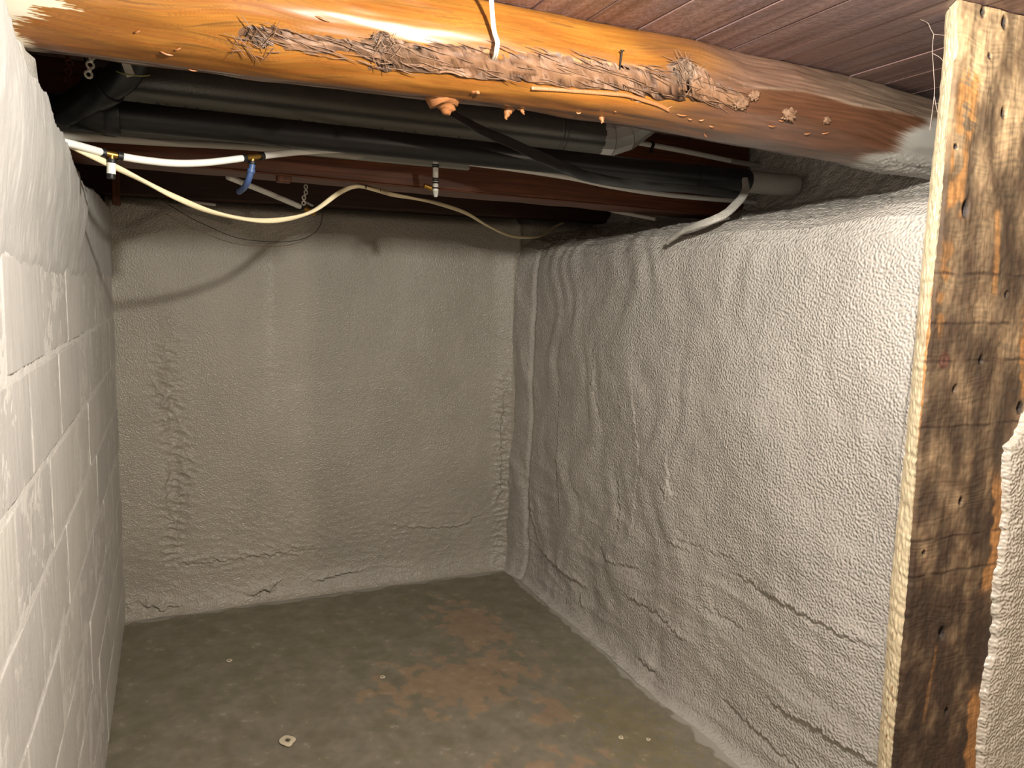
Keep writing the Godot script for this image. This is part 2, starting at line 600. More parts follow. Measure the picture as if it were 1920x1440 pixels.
func wall_right() -> void:
	# profile of the sprayed wall: up the masonry, over its ledge to the rim between the joists
	var prof := [Vector2(1.775, 0.0), Vector2(1.775, 1.70), Vector2(1.782, 1.77), Vector2(1.805, 1.825), Vector2(1.86, 1.862), Vector2(2.05, 1.902), Vector2(2.25, 1.945), Vector2(2.34, 1.985), Vector2(2.37, 2.05), Vector2(2.378, 2.262)]
	var step := 0.005
	var row: Array[Vector2] = []
	var nrm: Array[Vector2] = []
	for k in prof.size() - 1:
		var a: Vector2 = prof[k]
		var b: Vector2 = prof[k + 1]
		var cnt := int(ceil(a.distance_to(b) / step))
		for i in cnt:
			row.append(a.lerp(b, float(i) / cnt))
			nrm.append(Vector2(-(b - a).y, (b - a).x).normalized())
	row.append(prof[prof.size() - 1])
	nrm.append(nrm[nrm.size() - 1])
	var sn: Array[Vector2] = []
	for i in row.size():
		var s := Vector2.ZERO
		for q in range(-10, 11):
			s += nrm[clampi(i + q, 0, row.size() - 1)]
		sn.append(s.normalized())
	var nv := row.size()
	var z0 := -4.02
	var nu := int((4.02 - 1.27) / step)
	var D := PackedFloat32Array()
	D.resize(nu * nv)
	for j in nv:
		var s: float = j * step
		for i in nu:
			var z: float = z0 + i * step
			var low: float = 1.0 - sm(0.3, 1.2, s)
			var d: float = 0.014 * ns.get_noise_2d(z * 1.7, s * 1.2)
			var drape: float = 1.0 - sm(-2.6, -1.8, z)
			d += (0.002 + 0.0045 * drape) * ns.get_noise_2d(z * 6.0 + 0.8 * ns.get_noise_2d(z * 2.0, s * 2.0), s * 1.3 + 9.0)
			d += 0.0022 * ns.get_noise_2d(z * 7.0 + 4.0, s * 7.0)
			d += 0.0007 * ns.get_noise_2d(z * 26.0, s * 22.0)
			d += 0.0005 * ns.get_noise_2d(z * 62.0, s * 62.0)
			d += (0.006 * low) * (nr.get_noise_2d(z * 1.1 + s * 0.4, s * 3.6) )
			d += 0.045 * exp(-s / 0.045)
			d += 0.03 * sm(-3.62, -3.9, z) - 0.012 * exp(-pow((z + 3.69) / 0.018, 2.0))
			d += 0.10 * sm(-1.395, -1.30, z)
			if s > 1.95:
				d += 0.005 * ns.get_noise_2d(z * 9.0, s * 12.0) + 0.003 * ns.get_noise_2d(z * 24.0, s * 30.0)
			D[j * nu + i] = d
	var lines := [
		[[Vector2(-2.469, 0.851), Vector2(-2.439, 0.837), Vector2(-2.422, 0.79)], 0.012, 1.0],
		[[Vector2(-3.668, 0.484), Vector2(-3.603, 0.321), Vector2(-3.550, 0.219)], 0.012, 1.0],
		[[Vector2(-2.803, 1.198), Vector2(-2.777, 1.025)], 0.004, 1.0],
		[[Vector2(-3.617, 0.227), Vector2(-3.242, 0.195), Vector2(-3.000, 0.190)], 0.016, 1.0],
		[[Vector2(-2.75, 0.292), Vector2(-2.443, 0.313), Vector2(-2.2, 0.276)], 0.011, 1.0],
		[[Vector2(-2.55, 0.079), Vector2(-2.40, 0.075)], 0.014, 1.0],
		[[Vector2(-2.10, 0.635), Vector2(-1.823, 0.628), Vector2(-1.579, 0.628), Vector2(-1.36, 0.638)], 0.010, 1.0],
		[[Vector2(-1.87, 0.275), Vector2(-1.547, 0.297), Vector2(-1.34, 0.310)], 0.014, 1.0],
		[[Vector2(-2.433, 0.630), Vector2(-2.25, 0.632)], 0.007, 1.0],
		[[Vector2(-2.834, 0.847), Vector2(-2.774, 0.644), Vector2(-2.803, 0.440)], 0.009, 1.0],
		[[Vector2(-3.101, 0.151), Vector2(-3.043, 0.079)], 0.012, 1.0],
		[[Vector2(-2.417, 0.657), Vector2(-2.247, 0.668), Vector2(-1.956, 0.686)], 0.006, 1.0],
		[[Vector2(-3.020, 1.477), Vector2(-3.047, 1.180), Vector2(-2.882, 0.885)], 0.004, 1.0],
		[[Vector2(-2.447, 1.019), Vector2(-2.391, 0.774)], 0.006, -1.0],
		[[Vector2(-2.72, 1.35), Vector2(-2.64, 0.9), Vector2(-2.69, 0.42)], 0.004, -1.0],
		[[Vector2(-3.4, 1.2), Vector2(-3.36, 0.8), Vector2(-3.3, 0.35)], 0.006, 1.0],
		[[Vector2(-2.1, 0.16), Vector2(-1.8, 0.14), Vector2(-1.5, 0.12)], 0.010, 1.0],
		[[Vector2(-3.0, 0.44), Vector2(-2.8, 0.40), Vector2(-2.55, 0.46)], 0.008, 1.0],
		[[Vector2(-2.3, 0.42), Vector2(-2.1, 0.46), Vector2(-1.9, 0.45)], 0.006, 1.0],
	]
	for l in lines:
		crease(D, nu, nv, z0, 0.0, step, l[0], l[1] * 0.66, l[2], 0.04)
	var pts := PackedVector3Array()
	var cols := PackedColorArray()
	var base := lin(176, 170, 162)
	for j in nv:
		for i in nu:
			var z: float = z0 + i * step
			var d: float = D[j * nu + i]
			pts.append(Vector3(row[j].x + sn[j].x * d, maxf(row[j].y + sn[j].y * d, -0.002), z))
			var f: float = 1.0 + 0.05 * ns.get_noise_2d(z * 3.0, j * 0.015)
			cols.append(Color(base.r * f, base.g * f, base.b * f))
	struct("wall_right", grid(nu, nv, pts, PackedVector2Array(), cols, true), M.foam, "right wall covered in grey painted spray foam")


func wall_back() -> void:
	var step := 0.005
	var x0 := -0.26
	var nu := int(2.66 / step)
	var nv := int(2.02 / step)
	var D := PackedFloat32Array()
	D.resize(nu * nv)
	for j in nv:
		var y: float = j * step
		for i in nu:
			var x: float = x0 + i * step
			var d: float = 0.012 * ns.get_noise_2d(x * 1.6 + 30.0, y * 1.3)
			d += 0.0022 * ns.get_noise_2d(x * 6.0, y * 4.0 + 60.0)
			d += 0.0006 * ns.get_noise_2d(x * 24.0, y * 30.0 + 7.0)
			d += 0.0005 * ns.get_noise_2d(x * 60.0, y * 62.0 + 7.0)
			# coarse torn-looking bands left by the spray gun
			var band: float = exp(-pow((x + 0.01 + 0.03 * sin(y * 7.0)) / 0.06, 2.0)) * sm(0.15, 0.35, y) * (1.0 - sm(1.0, 1.6, y))
			band = maxf(band, 0.7 * exp(-pow((y - 0.235) / 0.035, 2.0)) * sm(-0.12, 0.0, x) * (1.0 - sm(0.5, 0.9, x)))
			band = maxf(band, 0.8 * exp(-pow((x - 1.70) / 0.05, 2.0)) * (1.0 - sm(0.9, 1.3, y)))
			band = maxf(band, exp(-pow((y - 0.05) / 0.03, 2.0)) * (1.0 - sm(-0.1, 0.05, x)))
			band = maxf(band, 0.22 * (1.0 - sm(0.2, 0.9, y)))
			d += band * 0.012 * nr.get_noise_2d(x * 7.0, y * 14.0)
			d += 0.012 * exp(-pow((x - 0.0) / 0.05, 2.0)) * -sm(0.2, 0.5, y) * (1.0 - sm(0.8, 1.3, y))
			# foot of the wall swells, with a thin lip
			d += 0.028 * exp(-pow(y / 0.085, 2.0)) + 0.03 * exp(-y / 0.02)
			# rounded bead in the right corner
			d += 0.035 * sm(1.62, 1.80, x) + 0.016 * exp(-pow((x - 1.765) / 0.018, 2.0)) * sm(0.3, 0.9, y)
			d -= 0.09 * pow(sm(1.93, 2.02, y), 2.0)
			D[j * nu + i] = d
	var lines := [
		[[Vector2(0.30, 0.045), Vector2(0.417, 0.05), Vector2(0.48, 0.085)], 0.020, 1.0, 0.02],
		[[Vector2(0.62, 0.06), Vector2(0.75, 0.075), Vector2(0.90, 0.085)], 0.012, 1.0, 0.02],
		[[Vector2(-0.10, 0.287), Vector2(0.033, 0.232), Vector2(0.279, 0.228), Vector2(0.70, 0.24)], 0.007, 1.0, 0.025],
		[[Vector2(-0.024, 0.80), Vector2(-0.052, 0.561), Vector2(0.002, 0.397), Vector2(-0.014, 0.25)], 0.009, -1.0, 0.03],
		[[Vector2(-0.047, 1.6), Vector2(-0.035, 1.177), Vector2(-0.023, 0.75)], 0.006, -1.0, 0.03],
		[[Vector2(1.0, 0.33), Vector2(1.2, 0.29), Vector2(1.45, 0.27), Vector2(1.65, 0.36)], 0.006, 1.0, 0.025],
		[[Vector2(1.70, 1.1), Vector2(1.69, 0.7), Vector2(1.71, 0.35)], 0.007, -1.0, 0.025],
		[[Vector2(-0.19, 0.075), Vector2(-0.09, 0.03), Vector2(0.03, 0.03)], 0.012, 1.0, 0.02],
	]
	for l in lines:
		crease(D, nu, nv, x0, 0.0, step, l[0], l[1], l[2], l[3])
	var pts := PackedVector3Array()
	var cols := PackedColorArray()
	var base := lin(156, 149, 136)
	for j in nv:
		for i in nu:
			var x: float = x0 + i * step
			var y: float = j * step
			pts.append(Vector3(x, y, -3.92 + D[j * nu + i]))
			var f: float = 1.0 + 0.05 * ns.get_noise_2d(x * 3.0, y * 3.0)
			cols.append(Color(base.r * f, base.g * f, base.b * f))
	struct("wall_back", grid(nu, nv, pts, PackedVector2Array(), cols), M.foam_back, "back wall covered in grey painted spray foam")


func wall_left() -> void:
	var w := Node3D.new()
	w.name = "wall_left"
	add_child(w)
	w.set_meta("kind", "structure")
	w.set_meta("label", "grey painted concrete block wall along the left side")
	part("core", cbox(Vector3(-0.345, 0.95, -0.75), Vector3(0.18, 1.9, 6.7), 0.005), M.mortar, w)
	part("core", cbox(Vector3(-0.345, 2.08, 0.6), Vector3(0.18, 0.37, 4.0), 0.005), M.mortar, w)  # unseen upper part, added up to the ceiling to contain the lamplight
	# mortar skin a little proud of the block edges
	var step := 0.008
	var nu := int(3.3 / step)
	var nv := int(1.9 / step)
	var pts := PackedVector3Array()
	for j in nv:
		for i in nu:
			var z: float = -4.0 + i * step
			var y: float = j * step
			pts.append(Vector3(-0.2423 + 0.0012 * ns.get_noise_2d(z * 40.0, y * 40.0) + 0.0012 * ns.get_noise_2d(z * 9.0, y * 9.0), y, z))
	part("mortar", grid(nu, nv, pts, PackedVector2Array(), PackedColorArray(), true), M.mortar, w)
	var variants: Array[ArrayMesh] = []
	for v in 6:
		variants.append(block_mesh(v, 0.395))
	var tones := []
	for k in 4:
		var m: StandardMaterial3D = M.block.duplicate()
		var f: float = 0.97 + 0.02 * k
		m.albedo_color = Color(m.albedo_color.r * f, m.albedo_color.g * f, m.albedo_color.b * (f - 0.004 * k))
		tones.append(m)
	for c in 9:
		var y: float = 0.2055 * c + 0.103
		var off: float = 0.0 if c % 2 == 1 else 0.2
		var k := 0
		while true:
			var z: float = -1.82 + off - 0.2 - 0.4 * (k - 3)
			k += 1
			if z < -3.9:
				break
			var b := part("block", variants[rng.randi() % 6], tones[rng.randi() % 4], w)
			b.position = Vector3(-0.241 + rng.randf_range(-0.0012, 0.0012), y, z)
	# smeared mortar cap that ends in a ragged top edge
	var ys := [-4.1, -3.2, -2.75, -2.6, -2.45, -2.3, -2.19, -2.1, -2.02, -1.9, -1.8, -1.7, -1.6, -1.51, -1.3, -1.1, 0.0]
	var yt := [1.93, 1.93, 1.90, 1.86, 1.875, 1.895, 1.905, 1.93, 1.94, 1.935, 1.975, 1.97, 1.965, 1.978, 2.05, 2.26, 2.26]
	var step2 := 0.006
	nu = int(3.9 / step2)
	nv = 90
	pts = PackedVector3Array()
	var cols := PackedColorArray()
	var base := lin(164, 161, 156)
	for j in nv:
		var v: float = float(j) / (nv - 1)
		for i in nu:
			var z: float = -4.05 + i * step2
			var top: float = tab(ys, yt, z) + 0.006 * ns.get_noise_1d(z * 30.0) + 0.003 * ns.get_noise_1d(z * 90.0)
			var bulge: float = sm(-2.66, -2.52, z) * 0.026
			var x: float
			var y: float
			if v < 0.72:
				var t: float = v / 0.72
				y = lerpf(1.60 + 0.015 * ns.get_noise_1d(z * 5.0), top - 0.012, t)
				x = -0.2375 - 0.008 * (1.0 - sm(0.0, 0.15, t)) + bulge * sm(0.1, 0.8, t)
				x += 0.0022 * ns.get_noise_2d(z * 9.0, y * 6.0) + 0.0007 * ns.get_noise_2d(z * 40.0, y * 14.0)
			else:
				var t2: float = (v - 0.72) / 0.28
				var xa: float = -0.2375 + bulge
				x = lerpf(xa, -0.44, t2)
				y = top - 0.012 * (1.0 - sm(0.0, 0.12, t2)) + 0.005 * ns.get_noise_2d(z * 20.0, x * 20.0)
			pts.append(Vector3(x, y, z))
			var sc: float = sm(0.25, 0.6, ns.get_noise_2d(z * 60.0, y * 9.0)) * sm(-0.1, 0.4, ns.get_noise_2d(z * 7.0, y * 7.0))
			var f: float = 1.0 + 0.22 * sc + 0.03 * ns.get_noise_2d(z * 8.0, y * 4.0)
			cols.append(Color(minf(base.r * f, 0.8), minf(base.g * f, 0.8), minf(base.b * f, 0.8)))
	part("mortar_cap", grid(nu, nv, pts, PackedVector2Array(), cols, true), M.parge, w, "smeared mortar with a ragged top edge")
	part("mortar_pad", lump(Vector3(-0.285, 2.0, -1.80), Vector3(0.05, 0.06, 0.13), 3), M.sprayed, w, "pale mortar under the log end")


func block_mesh(sd: int, length: float) -> ArrayMesh:
	# face towards +x, chamfered rim, slight unevenness
	var zs := [-0.5, -0.5, -0.485, -0.3, -0.1, 0.1, 0.3, 0.485, 0.5, 0.5]
	var ysn := [-0.5, -0.5, -0.47, -0.2, 0.2, 0.47, 0.5, 0.5]
	var pts := PackedVector3Array()
	for j in ysn.size():
		for i in zs.size():
			var rim: bool = i == 0 or j == 0 or i == zs.size() - 1 or j == ysn.size() - 1
			var edge: bool = not rim and (i == 1 or j == 1 or i == zs.size() - 2 or j == ysn.size() - 2)
			var x: float = -0.02 if rim else (-0.0022 if edge else 0.0)
			var z: float = zs[i] * length
			var y: float = ysn[j] * 0.198
			if not rim:
				x += 0.0012 * ns.get_noise_2d(z * 6.0 + sd * 13.0, y * 9.0)
			z += 0.002 * ns.get_noise_2d(y * 25.0, sd * 7.0 + signf(z) * 3.0)
			y += 0.002 * ns.get_noise_2d(z * 14.0, sd * 5.0 + signf(y) * 3.0)
			pts.append(Vector3(x, y, z))
	return grid(zs.size(), ysn.size(), pts, PackedVector2Array(), PackedColorArray(), true)


func lump(c: Vector3, half: Vector3, sd: int, nu := 28, nv := 18, rough := 0.18) -> ArrayMesh:
	var pts := PackedVector3Array()
	for j in nv:
		var th: float = PI * (float(j) / (nv - 1)) - PI / 2.0
		for i in nu + 1:
			var ph: float = -TAU * i / nu
			var d := Vector3(cos(th) * cos(ph), sin(th), cos(th) * sin(ph))
			var f: float = 1.0 + rough * ns.get_noise_3d(d.x * 1.8 + sd * 7.0, d.y * 1.8, d.z * 1.8) + rough * 0.5 * ns.get_noise_3d(d.x * 5.0 + sd, d.y * 5.0, d.z * 5.0)
			# squarish
			var q := Vector3(signf(d.x) * pow(absf(d.x), 0.7), signf(d.y) * pow(absf(d.y), 0.7), signf(d.z) * pow(absf(d.z), 0.7))
			pts.append(c + q * half * f)
	return grid(nu + 1, nv, pts, PackedVector2Array(), PackedColorArray(), false, true)


func wall_stub() -> void:
	# sprayed wall that runs on to the right of the post
	var ey := [0.0, 0.377, 0.589, 0.731, 0.878, 1.018, 1.11, 1.2, 1.24, 1.266, 1.35, 1.6, 2.0, 2.26]
	var ex := [1.935, 1.934, 1.920, 1.943, 1.926, 1.933, 1.923, 1.912, 1.915, 1.945, 1.985, 1.985, 1.99, 1.99]
	var nv := 440
	var nu := 70
	var pts := PackedVector3Array()
	var cols := PackedColorArray()
	var base := lin(182, 174, 160)
	for j in nv:
		var y: float = CEIL * j / (nv - 1)
		var e: float = tab(ey, ex, y) + 0.005 * ns.get_noise_1d(y * 24.0) + 0.003 * ns.get_noise_1d(y * 60.0)
		for i in nu:
			var t: float = float(i) / (nu - 1)
			var x: float = e + 0.75 * pow(t, 2.2)
			var lip: float = sqrt(clampf((x - e) / 0.016, 0.0, 1.0))
			var z: float = -1.240 + 0.034 * lip + 0.006 * sm(0.0, 0.06, x - e) + 0.0022 * ns.get_noise_2d(x * 20.0, y * 20.0) * lip
			pts.append(Vector3(x, y, z))
			cols.append(base)
	struct("wall_stub", grid(nu, nv, pts, PackedVector2Array(), cols), M.foam, "pale sprayed wall right of the timber post")
	struct("wall_stub", cbox(Vector3(3.45, 1.13, -1.33), Vector3(2.1, 2.3, 0.25), 0.01), M.shell)


# ------------------------------------------------------------------ the log
const BX := [-0.6, -0.24, 0.1, 0.32, 0.55, 0.86, 1.19, 1.42, 1.66, 1.9, 2.1, 2.6]
const BA := [13.65, 13.65, 13.6, 13.6, 13.78, 13.95, 13.87, 13.5, 13.3, 13.0, 12.6, 12.4]
const TX := [-0.6, 0.7, 0.9, 1.25, 1.62, 1.85, 2.16, 2.6]
const TA := [21.5, 21.5, 21.3, 21.5, 21.5, 20.9, 20.1, 19.5]
const LZ := -1.8


func log_prof(x: float) -> Vector2:      # height of the axis, radius
	var b := deg_to_rad(tab(BX, BA, x))
	var t := deg_to_rad(tab(TX, TA, x))
	var m := (b + t) * 0.5
	return Vector2(1.6 + 1.8 * tan(m), 1.8 / cos(m) * sin((t - b) * 0.5))


func log_r(x: float, deg: float, r: float) -> float:
	# sawn facets on a round log
	var out := r
	var k1: float = sm(1.25, 1.5, x)
	if k1 > 0.0:
		var e: float = tab([1.2, 1.43, 1.6, 1.8, 2.02, 2.17], [10.0, -6.0, 0.0, 1.0, 6.5, 12.0], x)
		if deg > e and deg < 78.0:
			var h := deg_to_rad((78.0 - e) * 0.5)
			var c := deg_to_rad(deg - (78.0 + e) * 0.5)
			out = lerpf(out, r * 1.02 * cos(h) / cos(c), k1 * 0.9)
	var k2: float = 1.0 - sm(0.7, 1.0, x)
	if k2 > 0.0 and deg < -78.0 and deg > -120.0:
		var h2 := deg_to_rad(21.0)
		var c2 := deg_to_rad(deg + 99.0)
		out = lerpf(out, r * cos(h2) / cos(c2), k2)
	return out


func log_at(x: float, deg: float, lift := 0.0) -> Vector3:
	var p := log_prof(x)
	var r: float = log_r(x, deg, p.y) + lift
	var a := deg_to_rad(deg)
	return Vector3(x, p.x + r * sin(a), LZ + r * cos(a))


func log_texture() -> StandardMaterial3D:
	# u along the log from -0.4 to 2.5, v around it from -130 to 90 degrees
	var w := 2048
	var h := 384
	var g1 := FastNoiseLite.new()
	g1.seed = 31
	g1.noise_type = FastNoiseLite.TYPE_SIMPLEX_SMOOTH
	g1.frequency = 1.0
	g1.fractal_type = FastNoiseLite.FRACTAL_FBM
	g1.fractal_octaves = 3
	var out := PackedByteArray()
	out.resize(w * h * 3)
	var gold := Vector3(150, 99, 38)
	var amber := Vector3(114, 68, 24)
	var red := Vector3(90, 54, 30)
	var rust := Vector3(84, 56, 44)
	var dark := Vector3(74, 42, 24)
	var facet := Vector3(122, 94, 78)
	var dust := Vector3(126, 110, 94)
	var cream := Vector3(212, 200, 178)
	var spray := Vector3(172, 168, 160)
	for j in h:
		var deg: float = -130.0 + 220.0 * j / h
		for i in w:
			var x: float = -0.4 + 2.9 * i / w
			# grain bends round the knots
			var warp: float = 26.0 * exp(-pow((x - 0.18) / 0.10, 2.0)) * signf(deg + 36.0) * exp(-absf(deg + 36.0) / 30.0)
			warp += 20.0 * exp(-pow((x - 1.21) / 0.10, 2.0)) * signf(deg + 2.0) * exp(-absf(deg + 2.0) / 30.0)
			var s: float = (deg - warp * 0.6) * 0.0022 + 0.012 * ns.get_noise_2d(x * 2.2, deg * 0.02)
			var n1: float = g1.get_noise_2d(x * 2.4, s * 70.0)
			var n2: float = ns.get_noise_2d(x * 8.0, s * 420.0)
			var n3: float = ns.get_noise_2d(x * 3.0 + 20.0, deg * 0.03)
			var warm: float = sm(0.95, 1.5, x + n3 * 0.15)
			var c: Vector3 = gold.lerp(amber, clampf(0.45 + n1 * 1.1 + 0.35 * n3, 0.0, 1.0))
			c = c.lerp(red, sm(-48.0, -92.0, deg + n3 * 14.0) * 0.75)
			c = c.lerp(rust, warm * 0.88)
			var e: float = tab([1.2, 1.43, 1.6, 1.8, 2.02, 2.17], [10.0, -6.0, 0.0, 1.0, 6.5, 12.0], x)
			var fa: float = sm(1.2, 1.45, x) * sm(e - 1.5, e + 1.5, deg + 3.0 * n3)
			c = c.lerp(facet.lerp(dust, sm(1.5, 2.0, x)), fa * 0.9)
			c = c * (1.0 + 0.24 * n1 + 0.12 * n2)
			if n2 > 0.62 or n1 < -0.50:
				c = c.lerp(dark, 0.30)
			# pale ridge line where the facet starts
			c = c.lerp(dust * 1.15, 0.5 * sm(1.35, 1.5, x) * exp(-pow((deg - e) / 1.6, 2.0)))
			# paint and overspray
			var pl: float = maxf(-0.225 - x, -0.15 - x - 1.0 + sm(-42.0, -34.0, deg)) + 0.05 * n3 + 0.02 * n2
			c = c.lerp(cream, sm(-0.004, 0.006, pl))
			var q: float = x - 2.0 + 0.09 * sm(-40.0, -62.0, deg) - 0.10 * sm(-20.0, 5.0, deg) + 0.008 * n1 + 0.012 * n3
			var sp: float = sm(-0.02, 0.06, q + 0.02 * n2) * (1.0 - sm(2.0, 12.0, deg - e + 6.0))
			sp = maxf(sp, 0.45 * sm(-0.35, 0.1, q) * sm(-55.0, -85.0, deg))
			c = c.lerp(spray, sp * 0.95)
			var k: int = (j * w + i) * 3
			out[k] = clampi(int(c.x), 0, 255)
			out[k + 1] = clampi(int(c.y), 0, 255)
			out[k + 2] = clampi(int(c.z), 0, 255)
	var im := Image.create_from_data(w, h, false, Image.FORMAT_RGB8, out)
	var m := mat(255, 255, 255, 0.28)
	m.clearcoat_enabled = true
	m.clearcoat = 0.35
	m.clearcoat_roughness = 0.2
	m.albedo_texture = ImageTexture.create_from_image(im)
	m.texture_repeat = false
	return m


func log_beam() -> void:
	var t := thing("log_beam", "thick peeled golden log spanning the alcove just below the plank ceiling", "log", Vector3.ZERO)
	var nu := 121
	var nv := 600
	var pts := PackedVector3Array()
	var uvs := PackedVector2Array()
	for i in nv:
		var x: float = -0.40 + 2.85 * i / (nv - 1)
		var pr := log_prof(x)
		for k in nu:
			var deg: float = -130.0 + 360.0 * k / (nu - 1)
			var a := deg_to_rad(deg)
			var d: float = deg if deg <= 180.0 else deg - 360.0
			var r: float = log_r(x, d, pr.y)
			var cx := cos(a)
			var sy := sin(a)
			r += 0.0032 * ns.get_noise_3d(x * 3.5, cx * 2.2, sy * 2.2) + 0.0012 * ns.get_noise_3d(x * 7.0, cx * 9.0, sy * 9.0)
			r += 0.0008 * ns.get_noise_3d(x * 5.0, cx * 22.0, sy * 22.0)
			# swelling under the left knot, hollow lip below the bark
			r += 0.010 * exp(-pow((x - 0.18) / 0.07, 2.0) - pow((d + 50.0) / 16.0, 2.0))
			r += 0.006 * sm(0.75, 0.85, x) * (1.0 - sm(1.15, 1.3, x)) * exp(-pow((d + 52.0) / 10.0, 2.0))
			if x > 1.9:
				r += 0.004 * sm(1.9, 2.1, x) * sm(-35.0, -60.0, d) * nr.get_noise_2d(x * 14.0, d * 0.14)
			var y: float = minf(pr.x + r * sy, CEIL - 0.0005)
			pts.append(Vector3(x, y, LZ + r * cx))
			uvs.append(Vector2((x + 0.4) / 2.9, (deg + 130.0) / 220.0))
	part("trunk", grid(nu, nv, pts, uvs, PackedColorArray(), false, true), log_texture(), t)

	# --- band of inner bark left along the front
	var up := [Vector2(0.115, -34.0), Vector2(0.157, -19.8), Vector2(0.197, -20.2), Vector2(0.234, -22.9), Vector2(0.283, -21.9), Vector2(0.335, -23.2), Vector2(0.378, -22.1), Vector2(0.414, -13.5), Vector2(0.427, -5.2), Vector2(0.457, -10.5), Vector2(0.496, -11.9), Vector2(0.554, -10.4), Vector2(0.610, -9.4), Vector2(0.670, -7.2), Vector2(0.733, -4.0), Vector2(0.837, -1.8), Vector2(0.939, 2.1), Vector2(1.005, -0.2), Vector2(1.089, 0.8), Vector2(1.158, 8.1), Vector2(1.213, 18.9), Vector2(1.279, 8.1), Vector2(1.309, -8.8), Vector2(1.413, -10.1), Vector2(1.452, -8.9)]
	var lo := [Vector2(0.115, -35.4), Vector2(0.132, -43.3), Vector2(0.160, -48.5), Vector2(0.184, -47.3), Vector2(0.210, -40.8), Vector2(0.242, -38.6), Vector2(0.287, -41.1), Vector2(0.330, -42.5), Vector2(0.390, -44.9), Vector2(0.410, -51.2), Vector2(0.530, -47.7), Vector2(0.601, -45.2), Vector2(0.700, -44.8), Vector2(0.789, -42.9), Vector2(0.856, -42.5), Vector2(0.927, -39.5), Vector2(1.056, -35.9), Vector2(1.152, -41.2), Vector2(1.269, -36.2), Vector2(1.361, -36.6), Vector2(1.411, -26.1), Vector2(1.453, -10.6)]
	var ux := []
	var uy := []
	for p in up:
		ux.append(p.x)
		uy.append(p.y)
	var lx := []
	var ly := []
	for p in lo:
		lx.append(p.x)
		ly.append(p.y)
	var knots := [Vector3(0.176, -37.0, 0.030), Vector3(0.433, -23.0, 0.026), Vector3(1.210, -3.0, 0.042), Vector3(1.397, -24.6, 0.018)]
	var bn := 900
	var bm := 84
	var bp := PackedVector3Array()
	var bc := PackedColorArray()
	var c_dark := lin(32, 21, 15)
	var c_mid := lin(80, 54, 38)
	var c_pale := lin(138, 102, 74)
	var c_grey := lin(92, 78, 66)
	for i in bn:
		var x: float = 0.115 + 1.338 * i / (bn - 1)
		var u: float = tab(ux, uy, x) + 2.5 * ns.get_noise_1d(x * 30.0)
		var l: float = tab(lx, ly, x) + 1.8 * ns.get_noise_1d(x * 26.0 + 50.0)
		for k in bm:
			var s: float = float(k) / (bm - 1)
			var deg: float = lerpf(l - 1.0, u + 1.0, s)
			var rim: float = sm(0.0, 0.10, s) * (1.0 - sm(0.80, 1.0, s)) * sm(0.115, 0.15, x) * (1.0 - sm(1.40, 1.453, x))
			# fibres slope gently and swirl round the knots
			var arc: float = deg * 0.0022
			var swirl := 0.0
			var kn := 0.0
			for q in knots:
				var dx: float = x - q.x
				var dy: float = arc - q.y * 0.0022
				var dd: float = sqrt(dx * dx + dy * dy)
				kn = maxf(kn, 1.0 - sm(q.z * 0.5, q.z * 1.1, dd))
				swirl += exp(-dd / (q.z * 1.3)) * dd * 1.4
			var v: float = arc + 0.085 * x + swirl + 0.008 * ns.get_noise_2d(x * 9.0, arc * 30.0)
			var f1: float = nr.get_noise_2d(x * 1.8, v * 34.0)
			var f2: float = ns.get_noise_2d(x * 10.0, v * 300.0)
			var f3: float = ns.get_noise_3d(x * 70.0, arc * 75.0, 3.0)
			var big: float = ns.get_noise_2d(x * 3.2, v * 75.0)
			var hgt: float = -0.003 + rim * (0.0045 + 0.004 * big + 0.0045 * f1 + 0.0016 * f2 + kn * (0.002 + 0.007 * f3))
			bp.append(log_at(x, deg, hgt))
			var tone: float = clampf(0.42 + 0.45 * f1 + 0.55 * f2 + 0.5 * big, 0.0, 1.0)
			var c: Color = c_dark.lerp(c_mid, sm(0.0, 0.45, tone)).lerp(c_pale, sm(0.5, 1.0, tone) * 0.9)
			c = c.lerp(c_grey, clampf(kn * 0.6 + 0.3 * sm(0.25, 0.4, x) * (1.0 - sm(0.45, 0.6, x)), 0.0, 0.7))
			c = c.lerp(c_dark, kn * sm(-0.1, -0.5, f3) * 0.8)
			bc.append(c)
	part("bark", grid(bn, bm, bp, PackedVector2Array(), bc), mat(0, 0, 0, 0.5, 0.0, true), t, "band of fibrous brown inner bark")

	# --- loose fibres on it
	var st := SurfaceTool.new()
	st.begin(Mesh.PRIMITIVE_TRIANGLES)
	for n in 200:
		var x: float = rng.randf_range(0.14, 1.42)
		var near_knot := n % 3 == 0
		var q: Vector3 = knots[rng.randi() % 3]
		if near_knot:
			x = q.x + rng.randfn() * q.z * 0.7
		var u: float = tab(ux, uy, x)
		var l: float = tab(lx, ly, x)
		var deg: float = lerpf(l, u, rng.randf_range(0.08, 0.92))
		if near_knot:
			deg = clampf(q.y + rng.randfn() * q.z * 320.0, l, u)
		var dir: float = rng.randf_range(-0.34, 0.02)
		var length: float = rng.randf_range(0.03, 0.09)
		if near_knot:
			dir = rng.randf_range(-2.5, 2.5)
			length = rng.randf_range(0.01, 0.026)
		var ctl := []
		var cnt := 4
		for s in cnt:
			var f: float = float(s) / (cnt - 1) - 0.5
			var lift: float = 0.006 + (0.006 if near_knot else 0.001) + absf(f) * absf(rng.randfn()) * 0.003
			ctl.append(log_at(x + f * length, deg + f * length * dir * 420.0 + rng.randfn() * 0.4, lift))
		var path := smooth_path(ctl, 3)
		var rr := PackedFloat32Array()
		for s in path.size():
			rr.append(rng.randf_range(0.0006, 0.0014) * sin(PI * (0.12 + 0.76 * s / (path.size() - 1.0))))
		tube(path, rr, 5, 0.6, rng.randf_range(-1.0, 1.0), st)
